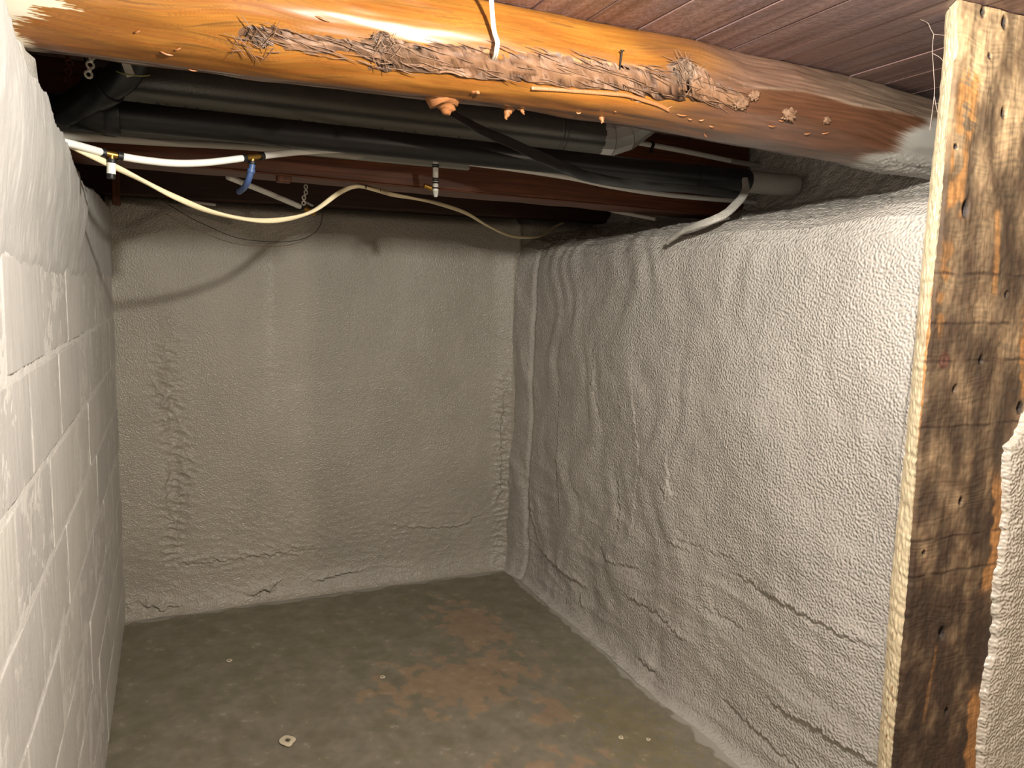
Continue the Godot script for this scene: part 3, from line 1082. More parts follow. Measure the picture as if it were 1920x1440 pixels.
	var fib := part("bark_fibres", st.commit(), tri(mat(112, 82, 60, 0.6), normal_tex(noise_img(256, 0.1, 91, 2), 4.0), 20.0, 0.4), t, "loose shreds of bark fibre")
	fib.set_meta("kind", "stuff")

	# --- snapped branch stubs under the log
	var wood := tri(mat(146, 94, 54, 0.45), normal_tex(noise_img(256, 0.06, 92, 4), 6.0), 14.0, 0.5)
	stub(t, 0.618, -96.0, 0.045, 0.036, 1, wood)
	stub(t, 0.79, -99.0, 0.018, 0.030, 2, wood)
	stub(t, 0.815, -90.0, 0.011, 0.014, 3, wood)
	stub(t, 1.035, -79.0, 0.010, 0.016, 4, wood)
	stub(t, 0.667, -61.0, 0.010, 0.006, 5, wood)
	var kwood := tri(mat(124, 92, 68, 0.6), normal_tex(noise_img(256, 0.08, 93, 4), 8.0), 18.0, 0.9)
	for q in [Vector3(1.576, -28.1, 0.020), Vector3(1.713, -25.1, 0.012), Vector3(1.40, -25.0, 0.020), Vector3(1.44, -14.0, 0.014)]:
		var c := log_at(q.x, q.y, 0.001)
		part("knot", lump(c, Vector3(q.z, q.z * 0.8, q.z * 0.5), int(q.x * 100.0), 24, 16, 0.5), kwood, t)
	# --- curled wood flakes and splinters
	var fl := [Vector2(0.953, -73.8), Vector2(1.091, -44.4), Vector2(1.178, -49.6), Vector2(1.045, -59.5), Vector2(1.303, -54.4), Vector2(1.355, -74.9), Vector2(1.346, -59.1), Vector2(0.286, -8.0), Vector2(1.524, -44.8), Vector2(1.549, -36.2), Vector2(1.070, -38.9), Vector2(-0.052, -44.7), Vector2(-0.007, -59.6), Vector2(0.018, -55.7), Vector2(0.043, -82.7), Vector2(1.72, -42.0), Vector2(1.66, -47.0), Vector2(1.23, -52.0), Vector2(1.27, -55.0), Vector2(1.15, -49.0)]
	for p in fl:
		var a := log_at(p.x, p.y, 0.001)
		var ang := rng.randf_range(-0.6, 0.6)
		var ln := rng.randf_range(0.006, 0.016)
		var b := log_at(p.x + ln * cos(ang), p.y + ln * sin(ang) * 420.0, 0.004)
		var c := log_at(p.x + 2.0 * ln * cos(ang), p.y + 2.0 * ln * sin(ang) * 420.0, 0.0015)
		part("splinter", tube(smooth_path([a, b, c], 3), PackedFloat32Array([0.0006, 0.0016, 0.0022, 0.0022, 0.002, 0.0014, 0.0006]), 6, 0.5), wood, t)
	# long raised edge of sapwood under the bark
	var ridge := []
	for x in [0.80, 0.86, 0.93, 1.0, 1.06, 1.11, 1.16, 1.20]:
		ridge.append(log_at(x, tab([0.80, 0.93, 1.056, 1.152, 1.2], [-45.5, -41.0, -37.5, -42.5, -48.0], x), 0.0035))
	part("sapwood_lip", tube(smooth_path(ridge, 5), 0.0055, 8, 0.5), wood, t, "pale raised edge of sapwood below the bark")


func stub(t: Node3D, x: float, deg: float, r: float, length: float, sd: int, m: Material) -> void:
	var a := deg_to_rad(deg)
	var n := Vector3(0.15 * sin(sd * 2.0), sin(a), cos(a)).normalized()
	var base := log_at(x, deg, -0.006)
	var path := PackedVector3Array()
	var rr := PackedFloat32Array()
	for i in 10:
		var f := i / 9.0
		path.append(base + n * (length + 0.006) * f + Vector3(0.012 * f * sin(sd * 3.0) + 0.004 * ns.get_noise_1d(f * 4.0 + sd), 0, 0.004 * f))
		rr.append(r * lerpf(1.15, 0.16, pow(f, 0.8)) * (1.0 + 0.3 * ns.get_noise_2d(f * 5.0, sd * 4.0)))
	var mesh := tube(path, rr, 14)
	part("branch_stub", mesh, m, t, "snapped branch stub")


# ------------------------------------------------------------------ the post
func post() -> void:
	var t := thing("timber_post", "rough-sawn weathered timber post with worm holes at the right edge", "post", Vector3.ZERO)
	var X0 := 1.612
	var X1 := 2.03
	var w := 384
	var h := 2048
	var px := (X1 - X0) / w
	var py := CEIL / h
	var colr := PackedByteArray()
	colr.resize(w * h * 3)
	var bump := PackedByteArray()
	bump.resize(w * h)
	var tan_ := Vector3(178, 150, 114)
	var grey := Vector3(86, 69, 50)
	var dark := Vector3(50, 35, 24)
	var orange := Vector3(160, 112, 62)
	var holes := [Vector3(1.694, 1.814, 0.013), Vector3(1.795, 2.043, 0.008), Vector3(1.967, 1.335, 0.011), Vector3(1.690, 2.251, 0.008), Vector3(1.765, 2.24, 0.009), Vector3(1.727, 2.16, 0.0045), Vector3(1.775, 1.109, 0.006), Vector3(1.716, 1.391, 0.006), Vector3(1.755, 0.769, 0.010), Vector3(1.642, 1.95, 0.004), Vector3(1.87, 1.62, 0.005), Vector3(1.80, 0.55, 0.006), Vector3(1.66, 0.99, 0.004), Vector3(1.80, 1.46, 0.007)]
	for j in h:
		var y: float = CEIL - j * py
		for i in w:
			var x: float = X0 + i * px
			var v1: float = ns.get_noise_2d(x * 22.0, y * 3.0)
			var v2: float = ns.get_noise_2d(x * 90.0, y * 7.0 + 3.0)
			var saw: float = ns.get_noise_2d(x * 4.0, (y + 0.02 * x) * 95.0 + 1.5 * ns.get_noise_2d(x * 6.0, y * 3.0))
			var blot: float = ns.get_noise_2d(x * 9.0 + 5.0, y * 4.5)
			var b2: float = ns.get_noise_2d(x * 26.0 + 5.0, y * 17.0)
			var c: Vector3 = tan_.lerp(grey, clampf(0.22 + 0.5 * blot + 0.6 * sm(2.16, 1.75, y), 0.0, 1.0))  # paler toward the top: lamplight on the upper post painted into the wood colour
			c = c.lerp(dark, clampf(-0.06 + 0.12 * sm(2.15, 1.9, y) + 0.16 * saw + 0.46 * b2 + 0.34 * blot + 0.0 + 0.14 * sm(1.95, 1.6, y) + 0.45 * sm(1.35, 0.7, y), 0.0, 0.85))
			c *= 1.0 + 0.14 * v1 + 0.08 * v2 + 0.12 * saw + 0.12 * b2
			# fresh orange wood where the grey surface has flaked off
			var o: float = 0.0
			o = maxf(o, sm(0.012, -0.008, absf(x - 1.668 + 0.006 * b2) - 0.028 - 0.008 * v1) * sm(0.012, -0.012, absf(y - 2.04) - 0.07 - 0.02 * v2) * sm(-0.7, -0.1, b2 + 0.5 * saw))
			o = maxf(o, sm(0.008, -0.004, absf(x - 1.655) - 0.026) * sm(1.80, 1.84, y + 0.03 * b2) * sm(1.98, 1.93, y) * sm(-0.35, 0.1, blot + b2 * 0.6))
			o = maxf(o, sm(0.0, 0.02, x - 1.955 + 0.05 * sin(y * 9.0) * 0.5 + 0.018 * b2) * sm(1.22, 1.30, y) * sm(1.85, 1.75, y))
			o = maxf(o, sm(0.0, 0.012, x - 1.885 - 0.012 * b2 - 0.02 * sin(y * 14.0)) * sm(0.84, 0.88, y) * sm(1.2, 1.12, y))
			o = maxf(o, sm(0.0, 0.012, x - 1.885 - 0.012 * b2) * sm(0.62, 0.55, y))
			o = maxf(o, 0.7 * sm(0.006, -0.004, absf(x - 1.64 - 0.01 * b2) - 0.018) * sm(0.03, -0.01, absf(y - 1.63) - 0.10) * sm(-0.3, 0.2, b2))
			o = maxf(o, 0.8 * sm(0.008, 0.0, absf(x - 1.81 - (1.78 - y) * 0.1) - 0.006) * sm(0.02, 0.0, absf(y - 1.72) - 0.09))
			o = maxf(o, 0.5 * sm(0.004, 0.0, absf(x - 1.728 - (y - 0.65) * 0.10) - 0.004) * sm(0.02, 0.0, absf(y - 0.64) - 0.09))
			c = c.lerp(orange * (1.0 + 0.15 * v2 + 0.12 * saw), o * 0.85)
			var hh: float = 0.5 + 0.08 * saw + 0.09 * v2 + 0.12 * v1 + 0.16 * b2 - 0.15 * o
			# dark saw kerf lines
			for ky in [1.667, 1.46, 1.55, 1.30, 1.02, 0.93]:
				var k: float = exp(-pow((y - ky - 0.004 * ns.get_noise_2d(x * 12.0, ky)) / 0.0035, 2.0)) * sm(-0.4, 0.2, ns.get_noise_2d(x * 9.0, ky * 9.0) + 0.2)
				c = c.lerp(dark, 0.6 * k)
				hh -= 0.25 * k
			# knot
			var kd: float = Vector2(x - 1.666, (y - 1.462) * 0.9).length()
			if kd < 0.03:
				c = c.lerp(Vector3(78, 48, 36), 1.0 - sm(0.016, 0.021, kd))
				c = c.lerp(Vector3(120, 90, 70), exp(-pow((kd - 0.009) / 0.002, 2.0)) * 0.4)
			for q in holes:
				var dd: float = Vector2(x - q.x, (y - q.y) * 0.6).length() + 0.0015 * b2
				if dd < q.z * 2.2:
					c = c.lerp(Vector3(34, 22, 15), 1.0 - sm(q.z * 0.7, q.z * 1.15, dd))
			var n: int = j * w + i
			colr[n * 3] = clampi(int(c.x), 0, 255)
			colr[n * 3 + 1] = clampi(int(c.y), 0, 255)
			colr[n * 3 + 2] = clampi(int(c.z), 0, 255)
			bump[n] = clampi(int(hh * 255.0), 0, 255)
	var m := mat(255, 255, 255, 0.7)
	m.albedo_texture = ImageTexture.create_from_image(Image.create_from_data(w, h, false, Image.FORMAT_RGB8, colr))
	var bi := Image.create_from_data(w, h, false, Image.FORMAT_L8, bump)
	m.normal_enabled = true
	m.normal_texture = normal_tex(bi, 5.0)
	m.normal_scale = 0.8
	var ey := [0.0, 0.437, 0.684, 0.91, 1.15, 1.337, 1.507, 1.739, 1.862, 1.976, 2.132, 2.151, 2.26]
	var ex := [1.621, 1.618, 1.617, 1.617, 1.612, 1.608, 1.606, 1.614, 1.614, 1.611, 1.614, 1.626, 1.606]
	var nu := 104
	var nv := 566
	var pts := PackedVector3Array()
	var uvs := PackedVector2Array()
	for j in nv:
		var y: float = CEIL * j / (nv - 1)
		var e: float = tab(ey, ex, y) + 0.0022 * ns.get_noise_1d(y * 60.0)
		for i in nu:
			var f: float = float(i) / (nu - 1)
			var x: float = lerpf(e, X1, f)
			var z: float = -1.22 - 0.006 * (1.0 - sm(0.0, 0.012, x - e))
			z += 0.0022 * ns.get_noise_2d(x * 14.0, y * 6.0) + 0.0012 * ns.get_noise_2d(x * 50.0, y * 40.0)
			for q in holes:
				var dd: float = Vector2(x - q.x, (y - q.y) * 0.6).length()
				if dd < q.z * 1.4:
					z -= 0.018 * (1.0 - sm(q.z * 0.4, q.z * 1.2, dd))
			pts.append(Vector3(x, y, z))
			uvs.append(Vector2((x - X0) / (X1 - X0), 1.0 - y / CEIL))
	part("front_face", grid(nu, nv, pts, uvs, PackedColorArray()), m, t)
	# body behind the face
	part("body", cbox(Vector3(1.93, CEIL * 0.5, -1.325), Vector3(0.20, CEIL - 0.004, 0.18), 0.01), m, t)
	# painted waney edge on the left
	var by := [0.0, 0.381, 0.641, 0.879, 1.155, 1.323, 1.502, 1.682, 1.875, 1.994, 2.176, 2.293]
	var bx := [1.665, 1.664, 1.660, 1.655, 1.661, 1.664, 1.666, 1.665, 1.668, 1.672, 1.675, 1.666]
	var nw := 22
	var wp := PackedVector3Array()
	var wc := PackedColorArray()
	var cream := lin(226, 208, 172)
	var brown := lin(150, 100, 60)
	for j in nv:
		var y: float = CEIL * j / (nv - 1)
		var e: float = tab(ey, ex, y) + 0.0022 * ns.get_noise_1d(y * 60.0)
		var b: float = tab(by, bx, y) + 0.002 * ns.get_noise_1d(y * 25.0 + 9.0)
		for i in nw:
			var f: float = float(i) / (nw - 1)
			var x: float = lerpf(b, e, f)
			var z: float = lerpf(-1.30, -1.2245, f)
			var bul: float = sin(PI * f)
			x -= 0.004 * bul + 0.0022 * bul * ns.get_noise_2d(f * 6.0, y * 34.0) + 0.0014 * bul * ns.get_noise_2d(f * 14.0, y * 9.0)
			wp.append(Vector3(x, y, z))
			var sp: float = sm(0.56, 0.68, ns.get_noise_2d(f * 5.0, y * 55.0)) * sm(1.2, 0.5, y) + sm(0.3, 0.5, ns.get_noise_2d(f * 2.0 + 3.0, y * 10.0)) * exp(-pow((y - 1.50) / 0.06, 2.0)) * (1.0 - f)
			wc.append(cream.lerp(brown, clampf(sp, 0.0, 0.85)))
	part("painted_edge", grid(nw, nv, wp, PackedVector2Array(), wc), tri(mat(0, 0, 0, 0.5, 0.0, true), normal_tex(noise_img(256, 0.05, 95, 3), 4.0), 9.0, 0.3), t, "cream painted waney edge")


# ------------------------------------------------------------------ joists
func beam_mesh(x0: float, x1: float, y0a: float, y0b: float, y1: float, zf: float, zb: float, rnd: float, uvscale: Vector2) -> ArrayMesh:
	# a sawn beam along x with rounded lower edges and a slightly wavy bottom
	var pts := PackedVector3Array()
	var uvs := PackedVector2Array()
	var nv := 90
	var nu := 0
	for i in nv:
		var f: float = float(i) / (nv - 1)
		var x: float = lerpf(x0, x1, f)
		var yb: float = lerpf(y0a, y0b, f) + 0.003 * ns.get_noise_1d(x * 4.0 + zf)
		var sec := []
		sec.append(Vector2(y1, zf))
		for k in 6:
			sec.append(Vector2(lerpf(y1, yb + rnd, (k + 1) / 6.0), zf))
		for k in range(1, 6):
			var a: float = PI * 0.5 * k / 5.0
			sec.append(Vector2(yb + rnd - rnd * sin(a), zf - rnd + rnd * cos(a)))
		sec.append(Vector2(yb, (zf + zb) * 0.5))
		for k in range(0, 6):
			var a: float = PI * 0.5 * k / 5.0
			sec.append(Vector2(yb + rnd - rnd * cos(a), zb + rnd - rnd * sin(a)))
		sec.append(Vector2(y1, zb))
		sec.append(Vector2(y1, zf))
		nu = sec.size()
		var run := 0.0
		for k in nu:
			if k > 0:
				run += sec[k].distance_to(sec[k - 1])
			var wob: float = 0.002 * ns.get_noise_2d(x * 5.0, run * 12.0)
			pts.append(Vector3(x, sec[k].x, sec[k].y + wob))
			uvs.append(Vector2(run * uvscale.x, x * uvscale.y))
	return grid(nu, nv, pts, uvs, PackedColorArray(), true)


func joists() -> void:
	# textures run their streaks along v = x
	var t := thing("floor_joist", "reddish brown sawn joist behind the black drain pipe", "joist")
	part("beam", beam_mesh(-0.6, 2.36, 1.984, 1.949, CEIL - 0.001, -2.75, -2.93, 0.012, Vector2(3.0, 0.8)), M.joist, t)
	part("bottom_bead", tube(smooth_path([Vector3(-0.2, 1.982, -2.753), Vector3(0.7, 1.971, -2.753), Vector3(1.5, 1.962, -2.753), Vector3(2.2, 1.954, -2.753)], 12), 0.004, 8), M.joist, t)
	part("wood_chip", cbox(Vector3(0.365, 1.966, -2.775), Vector3(0.05, 0.03, 0.03), 0.004, Vector2(3, 3)), M.joist, t)
	var r := thing("rim_beam", "dark brown beam lying along the top of the back wall", "beam")
	part("beam", beam_mesh(-0.6, 2.36, 1.978, 2.006, CEIL - 0.001, -3.885, -4.14, 0.012, Vector2(3.0, 0.8)), M.rim, r)
	var p := single("wood_strip", cbox(Vector3(-0.206, 2.03, -3.80), Vector3(0.032, 0.20, 0.06), 0.003, Vector2(4, 1)), M.joist, "short upright wood strip in the top left corner of the back wall", "wood strip")
	p.rotation.z = 0.0


# ------------------------------------------------------------------ duct and pipes
func duct() -> void:
	var t := thing("round_duct", "dull galvanized round duct running behind the log", "duct")
	var r := 0.075
	var y := 2.186
	var z := -2.58
	part("duct_tube", pipe(PackedVector3Array([Vector3(-0.18, y, z), Vector3(0.4, y, z), Vector3(0.9, y, z), Vector3(1.307, y, z)]), r, 48), M.galv, t)
	part("duct_tube", pipe(seg(Vector3(1.307, y, z), Vector3(1.485, y, z)), r * 0.985, 48), M.galv, t)
	part("seam_ring", pipe(seg(Vector3(1.302, y, z), Vector3(1.312, y, z)), r * 1.012, 48), M.galv, t)
	part("seam_ring", pipe(seg(Vector3(1.326, y, z), Vector3(1.330, y, z)), r * 1.006, 48), M.galv, t)
	# riveted lower seam
	part("seam_strip", pipe(seg(Vector3(-0.18, y - r * 0.99, z + 0.012), Vector3(1.30, y - r * 0.99, z + 0.012)), 0.003, 8), M.galv, t)
	for i in 34:
		var x: float = -0.1 + i * 0.0375 + rng.randf_range(-0.008, 0.008)
		var a: float = deg_to_rad(-66.0 + rng.randf_range(-7.0, 7.0))
		var d := part("dent", lump(Vector3.ZERO, Vector3(0.006, 0.0035, 0.0022), i, 10, 8, 0.4), M.galv, t)
		d.position = Vector3(x, y + r * sin(a), z + r * cos(a))
	# bright gored elbow that turns up to the floor
	var c := [Vector3(1.480, y, z), Vector3(1.525, y + 0.001, z), Vector3(1.585, y + 0.022, z + 0.01), Vector3(1.64, y + 0.06, z + 0.02), Vector3(1.69, y + 0.11, z + 0.03)]
	var dirs := [Vector3(1, 0, 0), Vector3(1, 0.18, 0), Vector3(1, 0.6, 0), Vector3(0.75, 1, 0), Vector3(0.6, 1, 0)]
	for g in 4:
		var st := SurfaceTool.new()
		st.begin(Mesh.PRIMITIVE_TRIANGLES)
		var sides := 12
		for k in sides:
			var quad := []
			for e in 2:
				var dir: Vector3 = dirs[g + e].normalized()
				var up := Vector3(-dir.y, dir.x, 0)
				for w in 2:
					var a: float = TAU * (k + w + 0.5) / sides
					quad.append(c[g + e] + (up * cos(a) + Vector3(0, 0, 1) * sin(a)) * r * (1.01 if e == 0 else 0.985))
			var n: Vector3 = (quad[1] - quad[0]).cross(quad[2] - quad[0]).normalized()
			var mid: Vector3 = (quad[0] + quad[3]) * 0.5 - (c[g] + c[g + 1]) * 0.5
			var order := [0, 2, 1, 1, 2, 3]
			if n.dot(mid) < 0.0:
				order = [0, 1, 2, 1, 3, 2]
				n = -n
			for o in order:
				st.set_normal(n)
				st.add_vertex(quad[o])
		part("elbow_gore", st.commit(), M.shiny, t, "shiny new sheet metal elbow section")
	# flat sheet that closes the joist bay behind the drain pipe
	single("sheet_metal_strip", cbox(Vector3(0.35, 2.062, -2.655), Vector3(1.3, 0.062, 0.02), 0.003), M.tin, "dull grey sheet metal strip just below the left part of the black drain pipe", "metal strip")


func drain() -> void:
	var t := thing("drain_pipe", "long black plastic drain pipe crossing the alcove in front of the brown joist", "pipe")
	var y := 2.049
	var z := -2.42
	var a := Vector3(-0.62, y + 0.004, z)
	part("pipe_run", pipe(PackedVector3Array([a, Vector3(0.6, y + 0.002, z), Vector3(1.4, y, z), Vector3(2.075, y, z)]), 0.0405, 32), M.black, t)
	part("coupling", pipe(seg(Vector3(1.825, y, z), Vector3(2.07, y, z)), 0.0445, 32), M.black, t)
	part("hub", pipe(seg(Vector3(-0.235, y + 0.003, z), Vector3(-0.13, y + 0.003, z)), 0.050, 32), M.black, t)
	part("hub_collar", pipe(seg(Vector3(-0.15, y + 0.003, z), Vector3(-0.115, y + 0.003, z)), 0.055, 32), M.black, t)
	# wye branch that climbs towards the log
	part("branch", pipe(smooth_path([Vector3(-0.25, y - 0.005, z + 0.01), Vector3(-0.20, y + 0.018, z + 0.06), Vector3(-0.145, y + 0.045, z + 0.12), Vector3(-0.10, y + 0.07, z + 0.16), Vector3(-0.075, y + 0.11, z + 0.18), Vector3(-0.07, y + 0.17, z + 0.18)], 6), 0.040, 28), M.black, t)
	part("branch_collar", pipe(seg(Vector3(-0.165, y + 0.036, z + 0.10), Vector3(-0.130, y + 0.053, z + 0.132)), 0.0465, 28), M.black, t)
	var yel := mat(150, 150, 90, 0.6)
	var arc := []
	for k in 9:
		var q: float = PI * (0.15 + 0.7 * k / 8.0)
		arc.append(Vector3(-0.072 - 0.042 * cos(q), y + 0.082 - 0.020 * sin(q), z + 0.185 + 0.042 * sin(q)))
	part("print_line", tube(smooth_path(arc, 3), 0.0018, 6), yel, t, "faded yellow print line on the elbow")
	part("sprayed_end", pipe(PackedVector3Array([Vector3(2.06, y - 0.001, z), Vector3(2.14, y, z), Vector3(2.22, y, z), Vector3(2.315, y + 0.004, z)]), 0.0425, 28), M.sprayed, t, "pipe end coated in grey foam")


func water() -> void:
	var t := thing("water_pipe", "white plastic water pipe with two brass tees sagging below the grey strip", "pipe")
	var R := 0.0095
	part("pipe_run", pipe(smooth_path([Vector3(-0.42, 1.935, -2.0), Vector3(-0.240, 1.923, -2.100), Vector3(-0.190, 1.921, -2.150), Vector3(-0.142, 1.917, -2.200)], 6), R, 16), M.pex, t)
	part("pipe_run", pipe(smooth_path([Vector3(-0.108, 1.914, -2.21), Vector3(-0.054, 1.912, -2.23), Vector3(0.022, 1.915, -2.26), Vector3(0.103, 1.930, -2.3), Vector3(0.205, 1.960, -2.36)], 6), R, 16), M.pex, t)
	part("pipe_run", pipe(smooth_path([Vector3(0.252, 1.974, -2.39), Vector3(0.369, 2.007, -2.46), Vector3(0.518, 2.041, -2.55), Vector3(0.682, 2.060, -2.64), Vector3(0.841, 2.062, -2.66), Vector3(0.974, 2.057, -2.655), Vector3(1.173, 2.050, -2.65), Vector3(1.418, 2.037, -2.65), Vector3(1.613, 2.02, -2.66), Vector3(1.9, 2.01, -2.68), Vector3(2.36, 2.01, -2.68)], 6), R * 1.05, 16), M.pex, t)
	var tees := [[Vector3(-0.148, 1.9175, -2.196), Vector3(-0.104, 1.9135, -2.211), Vector3(-0.129, 1.865, -2.2)], [Vector3(0.198, 1.958, -2.356), Vector3(0.256, 1.975, -2.392), Vector3(0.222, 1.93, -2.375)]]
	for q in tees:
		var tee := part("tee", pipe(seg(q[0], q[1]), 0.0078, 16), M.brass, t, "brass tee fitting")
		var mid: Vector3 = (q[0] + q[1]) * 0.5
		part("outlet", pipe(seg(mid, mid.lerp(q[2], 0.6)), 0.0072, 16), M.brass, tee)
		var ax: Vector3 = (q[1] - q[0]).normalized()
		part("crimp_ring", pipe(seg(q[0] - ax * 0.002, q[0] + ax * 0.010), 0.0118, 18), M.crimp, tee)
		part("crimp_ring", pipe(seg(q[1] + ax * 0.002, q[1] - ax * 0.010), 0.0118, 18), M.crimp, tee)
		var dn: Vector3 = (q[2] - mid).normalized()
		part("crimp_ring", pipe(seg(mid + dn * 0.012, mid + dn * 0.021), 0.0115, 18), M.crimp, tee)
	part("stub_pipe", pipe(seg(Vector3(-0.1272, 1.894, -2.203), Vector3(-0.129, 1.868, -2.203)), 0.0105, 18), M.pex, t, "short capped white stub below the left tee")
	part("stub_cap", pipe(seg(Vector3(-0.129, 1.868, -2.203), Vector3(-0.1295, 1.856, -2.203)), 0.0098, 18), M.crimp, t)
	part("blue_branch", pipe(smooth_path([Vector3(0.226, 1.948, -2.374), Vector3(0.221, 1.925, -2.374), Vector3(0.214, 1.90, -2.385), Vector3(0.206, 1.884, -2.42), Vector3(0.195, 1.876, -2.47)], 6), 0.0088, 16), M.blue, t, "short blue plastic branch pipe")
	part("blue_band", pipe(seg(Vector3(0.2225, 1.932, -2.374), Vector3(0.2205, 1.922, -2.374)), 0.0112, 16), M.blue, t)

	var g := thing("grey_pipe", "pale grey plastic pipe resting on the wall above the white water pipe", "pipe")
	part("pipe_run", pipe(smooth_path([Vector3(-0.5, 1.95, -2.22), Vector3(-0.268, 1.972, -2.35), Vector3(-0.151, 1.992, -2.45), Vector3(-0.017, 2.012, -2.55), Vector3(0.211, 2.030, -2.6), Vector3(0.462, 2.04, -2.63), Vector3(0.645, 2.042, -2.66), Vector3(0.9, 2.046, -2.69)], 6), 0.0105, 16), M.grey_pipe, g)

	var r := thing("upper_water_pipe", "white water pipe clipped to the joist right of the shiny duct elbow", "pipe")
	part("pipe_run", pipe(smooth_path([Vector3(1.2, 2.214, -2.70), Vector3(1.617, 2.212, -2.70), Vector3(1.811, 2.206, -2.70), Vector3(2.006, 2.195, -2.70), Vector3(2.217, 2.180, -2.70)], 6), 0.0105, 16), M.pex, r)
	part("sprayed_end", pipe(smooth_path([Vector3(2.217, 2.180, -2.70), Vector3(2.3, 2.176, -2.70), Vector3(2.45, 2.176, -2.69)], 6), 0.0115, 16), M.sprayed, r, "end coated in grey foam")
	part("clip", pipe(seg(Vector3(1.805, 2.206, -2.70), Vector3(1.817, 2.206, -2.70)), 0.0165, 16), M.crimp, r)
	part("clip_leg", cbox(Vector3(1.811, 2.185, -2.70), Vector3(0.01, 0.024, 0.012), 0.002), M.crimp, r)

	var b := thing("valve_pipe", "short white pipe with a small brass valve hanging below the dark beam", "pipe")
	part("pipe_run", pipe(smooth_path([Vector3(0.196, 1.976, -2.93), Vector3(0.345, 1.951, -3.10), Vector3(0.471, 1.924, -3.22), Vector3(0.495, 1.919, -3.24)], 5), 0.0105, 14), M.pex, b)
	part("crimp_ring", pipe(seg(Vector3(0.488, 1.920, -3.235), Vector3(0.500, 1.918, -3.245)), 0.014, 14), M.crimp, b)
	var vb := part("valve_body", pipe(seg(Vector3(0.498, 1.918, -3.243), Vector3(0.552, 1.900, -3.275)), 0.0115, 14), M.brass, b, "small brass valve body")
	part("valve_nut", pipe(seg(Vector3(0.512, 1.913, -3.252), Vector3(0.528, 1.908, -3.261)), 0.0155, 6), M.brass, vb)
	var hd := part("valve_handle", cbox(Vector3.ZERO, Vector3(0.045, 0.008, 0.012), 0.002), M.tin, b)
	hd.position = Vector3(0.525, 1.935, -3.25)
	hd.rotation = Vector3(0, 0.4, -0.35)

	var v := thing("branch_pipe", "short upright white pipe with black rings in front of the brown joist", "pipe")
	part("pipe_run", pipe(seg(Vector3(0.868, 2.055, -2.64), Vector3(0.874, 1.948, -2.655)), 0.0100, 16), M.pex, v)
	for yy in [2.036, 2.030, 1.990, 1.984, 1.976, 1.958]:
		var f: float = (2.055 - yy) / 0.107
		var c: Vector3 = Vector3(0.868, 2.055, -2.64).lerp(Vector3(0.874, 1.948, -2.655), f)
		part("crimp_ring", pipe(seg(c + Vector3(0, 0.0022, 0), c - Vector3(0, 0.0022, 0)), 0.0116, 16), M.crimp, v)
	part("brass_fitting", pipe(seg(Vector3(0.835, 1.965, -2.665), Vector3(0.872, 1.955, -2.665)), 0.009, 12), M.brass, v, "small brass fitting")
	part("bottom_cap", pipe(seg(Vector3(0.874, 1.950, -2.655), Vector3(0.876, 1.928, -2.658)), PackedFloat32Array([0.011, 0.0095, 0.006]), 14), M.grey_pipe, v)


func cables() -> void:
	var t := thing("beige_cable", "thick beige electrical cable sagging in a loop and then to the dark beam", "cable")
	var p := smooth_path([Vector3(-0.45, 1.945, -2.0), Vector3(-0.242, 1.923, -2.125), Vector3(-0.190, 1.912, -2.165), Vector3(-0.120, 1.888, -2.222), Vector3(-0.056, 1.862, -2.26), Vector3(0.020, 1.831, -2.31), Vector3(0.118, 1.805, -2.40), Vector3(0.245, 1.797, -2.50), Vector3(0.352, 1.814, -2.58), Vector3(0.446, 1.852, -2.64), Vector3(0.545, 1.925, -2.715), Vector3(0.622, 1.960, -2.79), Vector3(0.70, 1.962, -2.86), Vector3(0.80, 1.960, -2.95), Vector3(0.905, 1.960, -3.02), Vector3(1.02, 1.955, -3.08), Vector3(1.20, 1.938, -3.22), Vector3(1.375, 1.896, -3.36), Vector3(1.588, 1.873, -3.55), Vector3(1.795, 1.892, -3.70), Vector3(1.93, 1.95, -3.80), Vector3(2.02, 1.985, -3.86)], 8)
	var m := tube(p, 0.0082, 14, 0.72, 26.0)
	part("sheath", m, M.nm, t)
	part("staple", cbox(Vector3(0.66, 1.966, -2.82), Vector3(0.004, 0.016, 0.022), 0.001), M.nail, t)
	part("staple", cbox(Vector3(0.73, 1.966, -2.89), Vector3(0.004, 0.016, 0.022), 0.001), M.nail, t)

	var c := thing("white_cable", "thin white twin cable hanging in front of the log into its bark", "cable")
	var cp := smooth_path([Vector3(0.655, CEIL + 0.001, -1.615), Vector3(0.660, 2.240, -1.632), Vector3(0.6755, 2.182, -1.652), Vector3(0.685, 2.155, -1.652), Vector3(0.683, 2.138, -1.650), Vector3(0.686, 2.128, -1.665), Vector3(0.690, 2.124, -1.69)], 8)
	for s in [-1.0, 1.0]:
		var q := PackedVector3Array()
		for v in cp:
			q.append(v + Vector3(0.0024 * s, 0, 0.0012 * s))
		part("conductor", tube(q, 0.0028, 12), mat(225, 215, 198, 0.45), c)

	single("grey_cable", tube(smooth_path([Vector3(1.66, 2.02, -3.03), Vector3(1.718, 1.992, -3.0), Vector3(1.794, 1.962, -2.95), Vector3(1.874, 1.945, -2.90), Vector3(1.95, 1.928, -2.85)], 6), 0.0085, 12), M.sprayed, "grey foam-coated cable running from the joist down onto the right wall", "cable")
	single("dark_wire", tube(smooth_path([Vector3(-0.07, 2.00, -3.84), Vector3(0.031, 1.929, -3.80), Vector3(0.118, 1.880, -3.79), Vector3(0.277, 1.816, -3.78), Vector3(0.419, 1.803, -3.78), Vector3(0.541, 1.812, -3.79), Vector3(0.629, 1.846, -3.82), Vector3(0.68, 1.90, -3.86), Vector3(0.70, 1.99, -3.89)], 8), 0.0017, 8), M.wire, "thin dark wire hanging in a loop against the back wall", "wire")


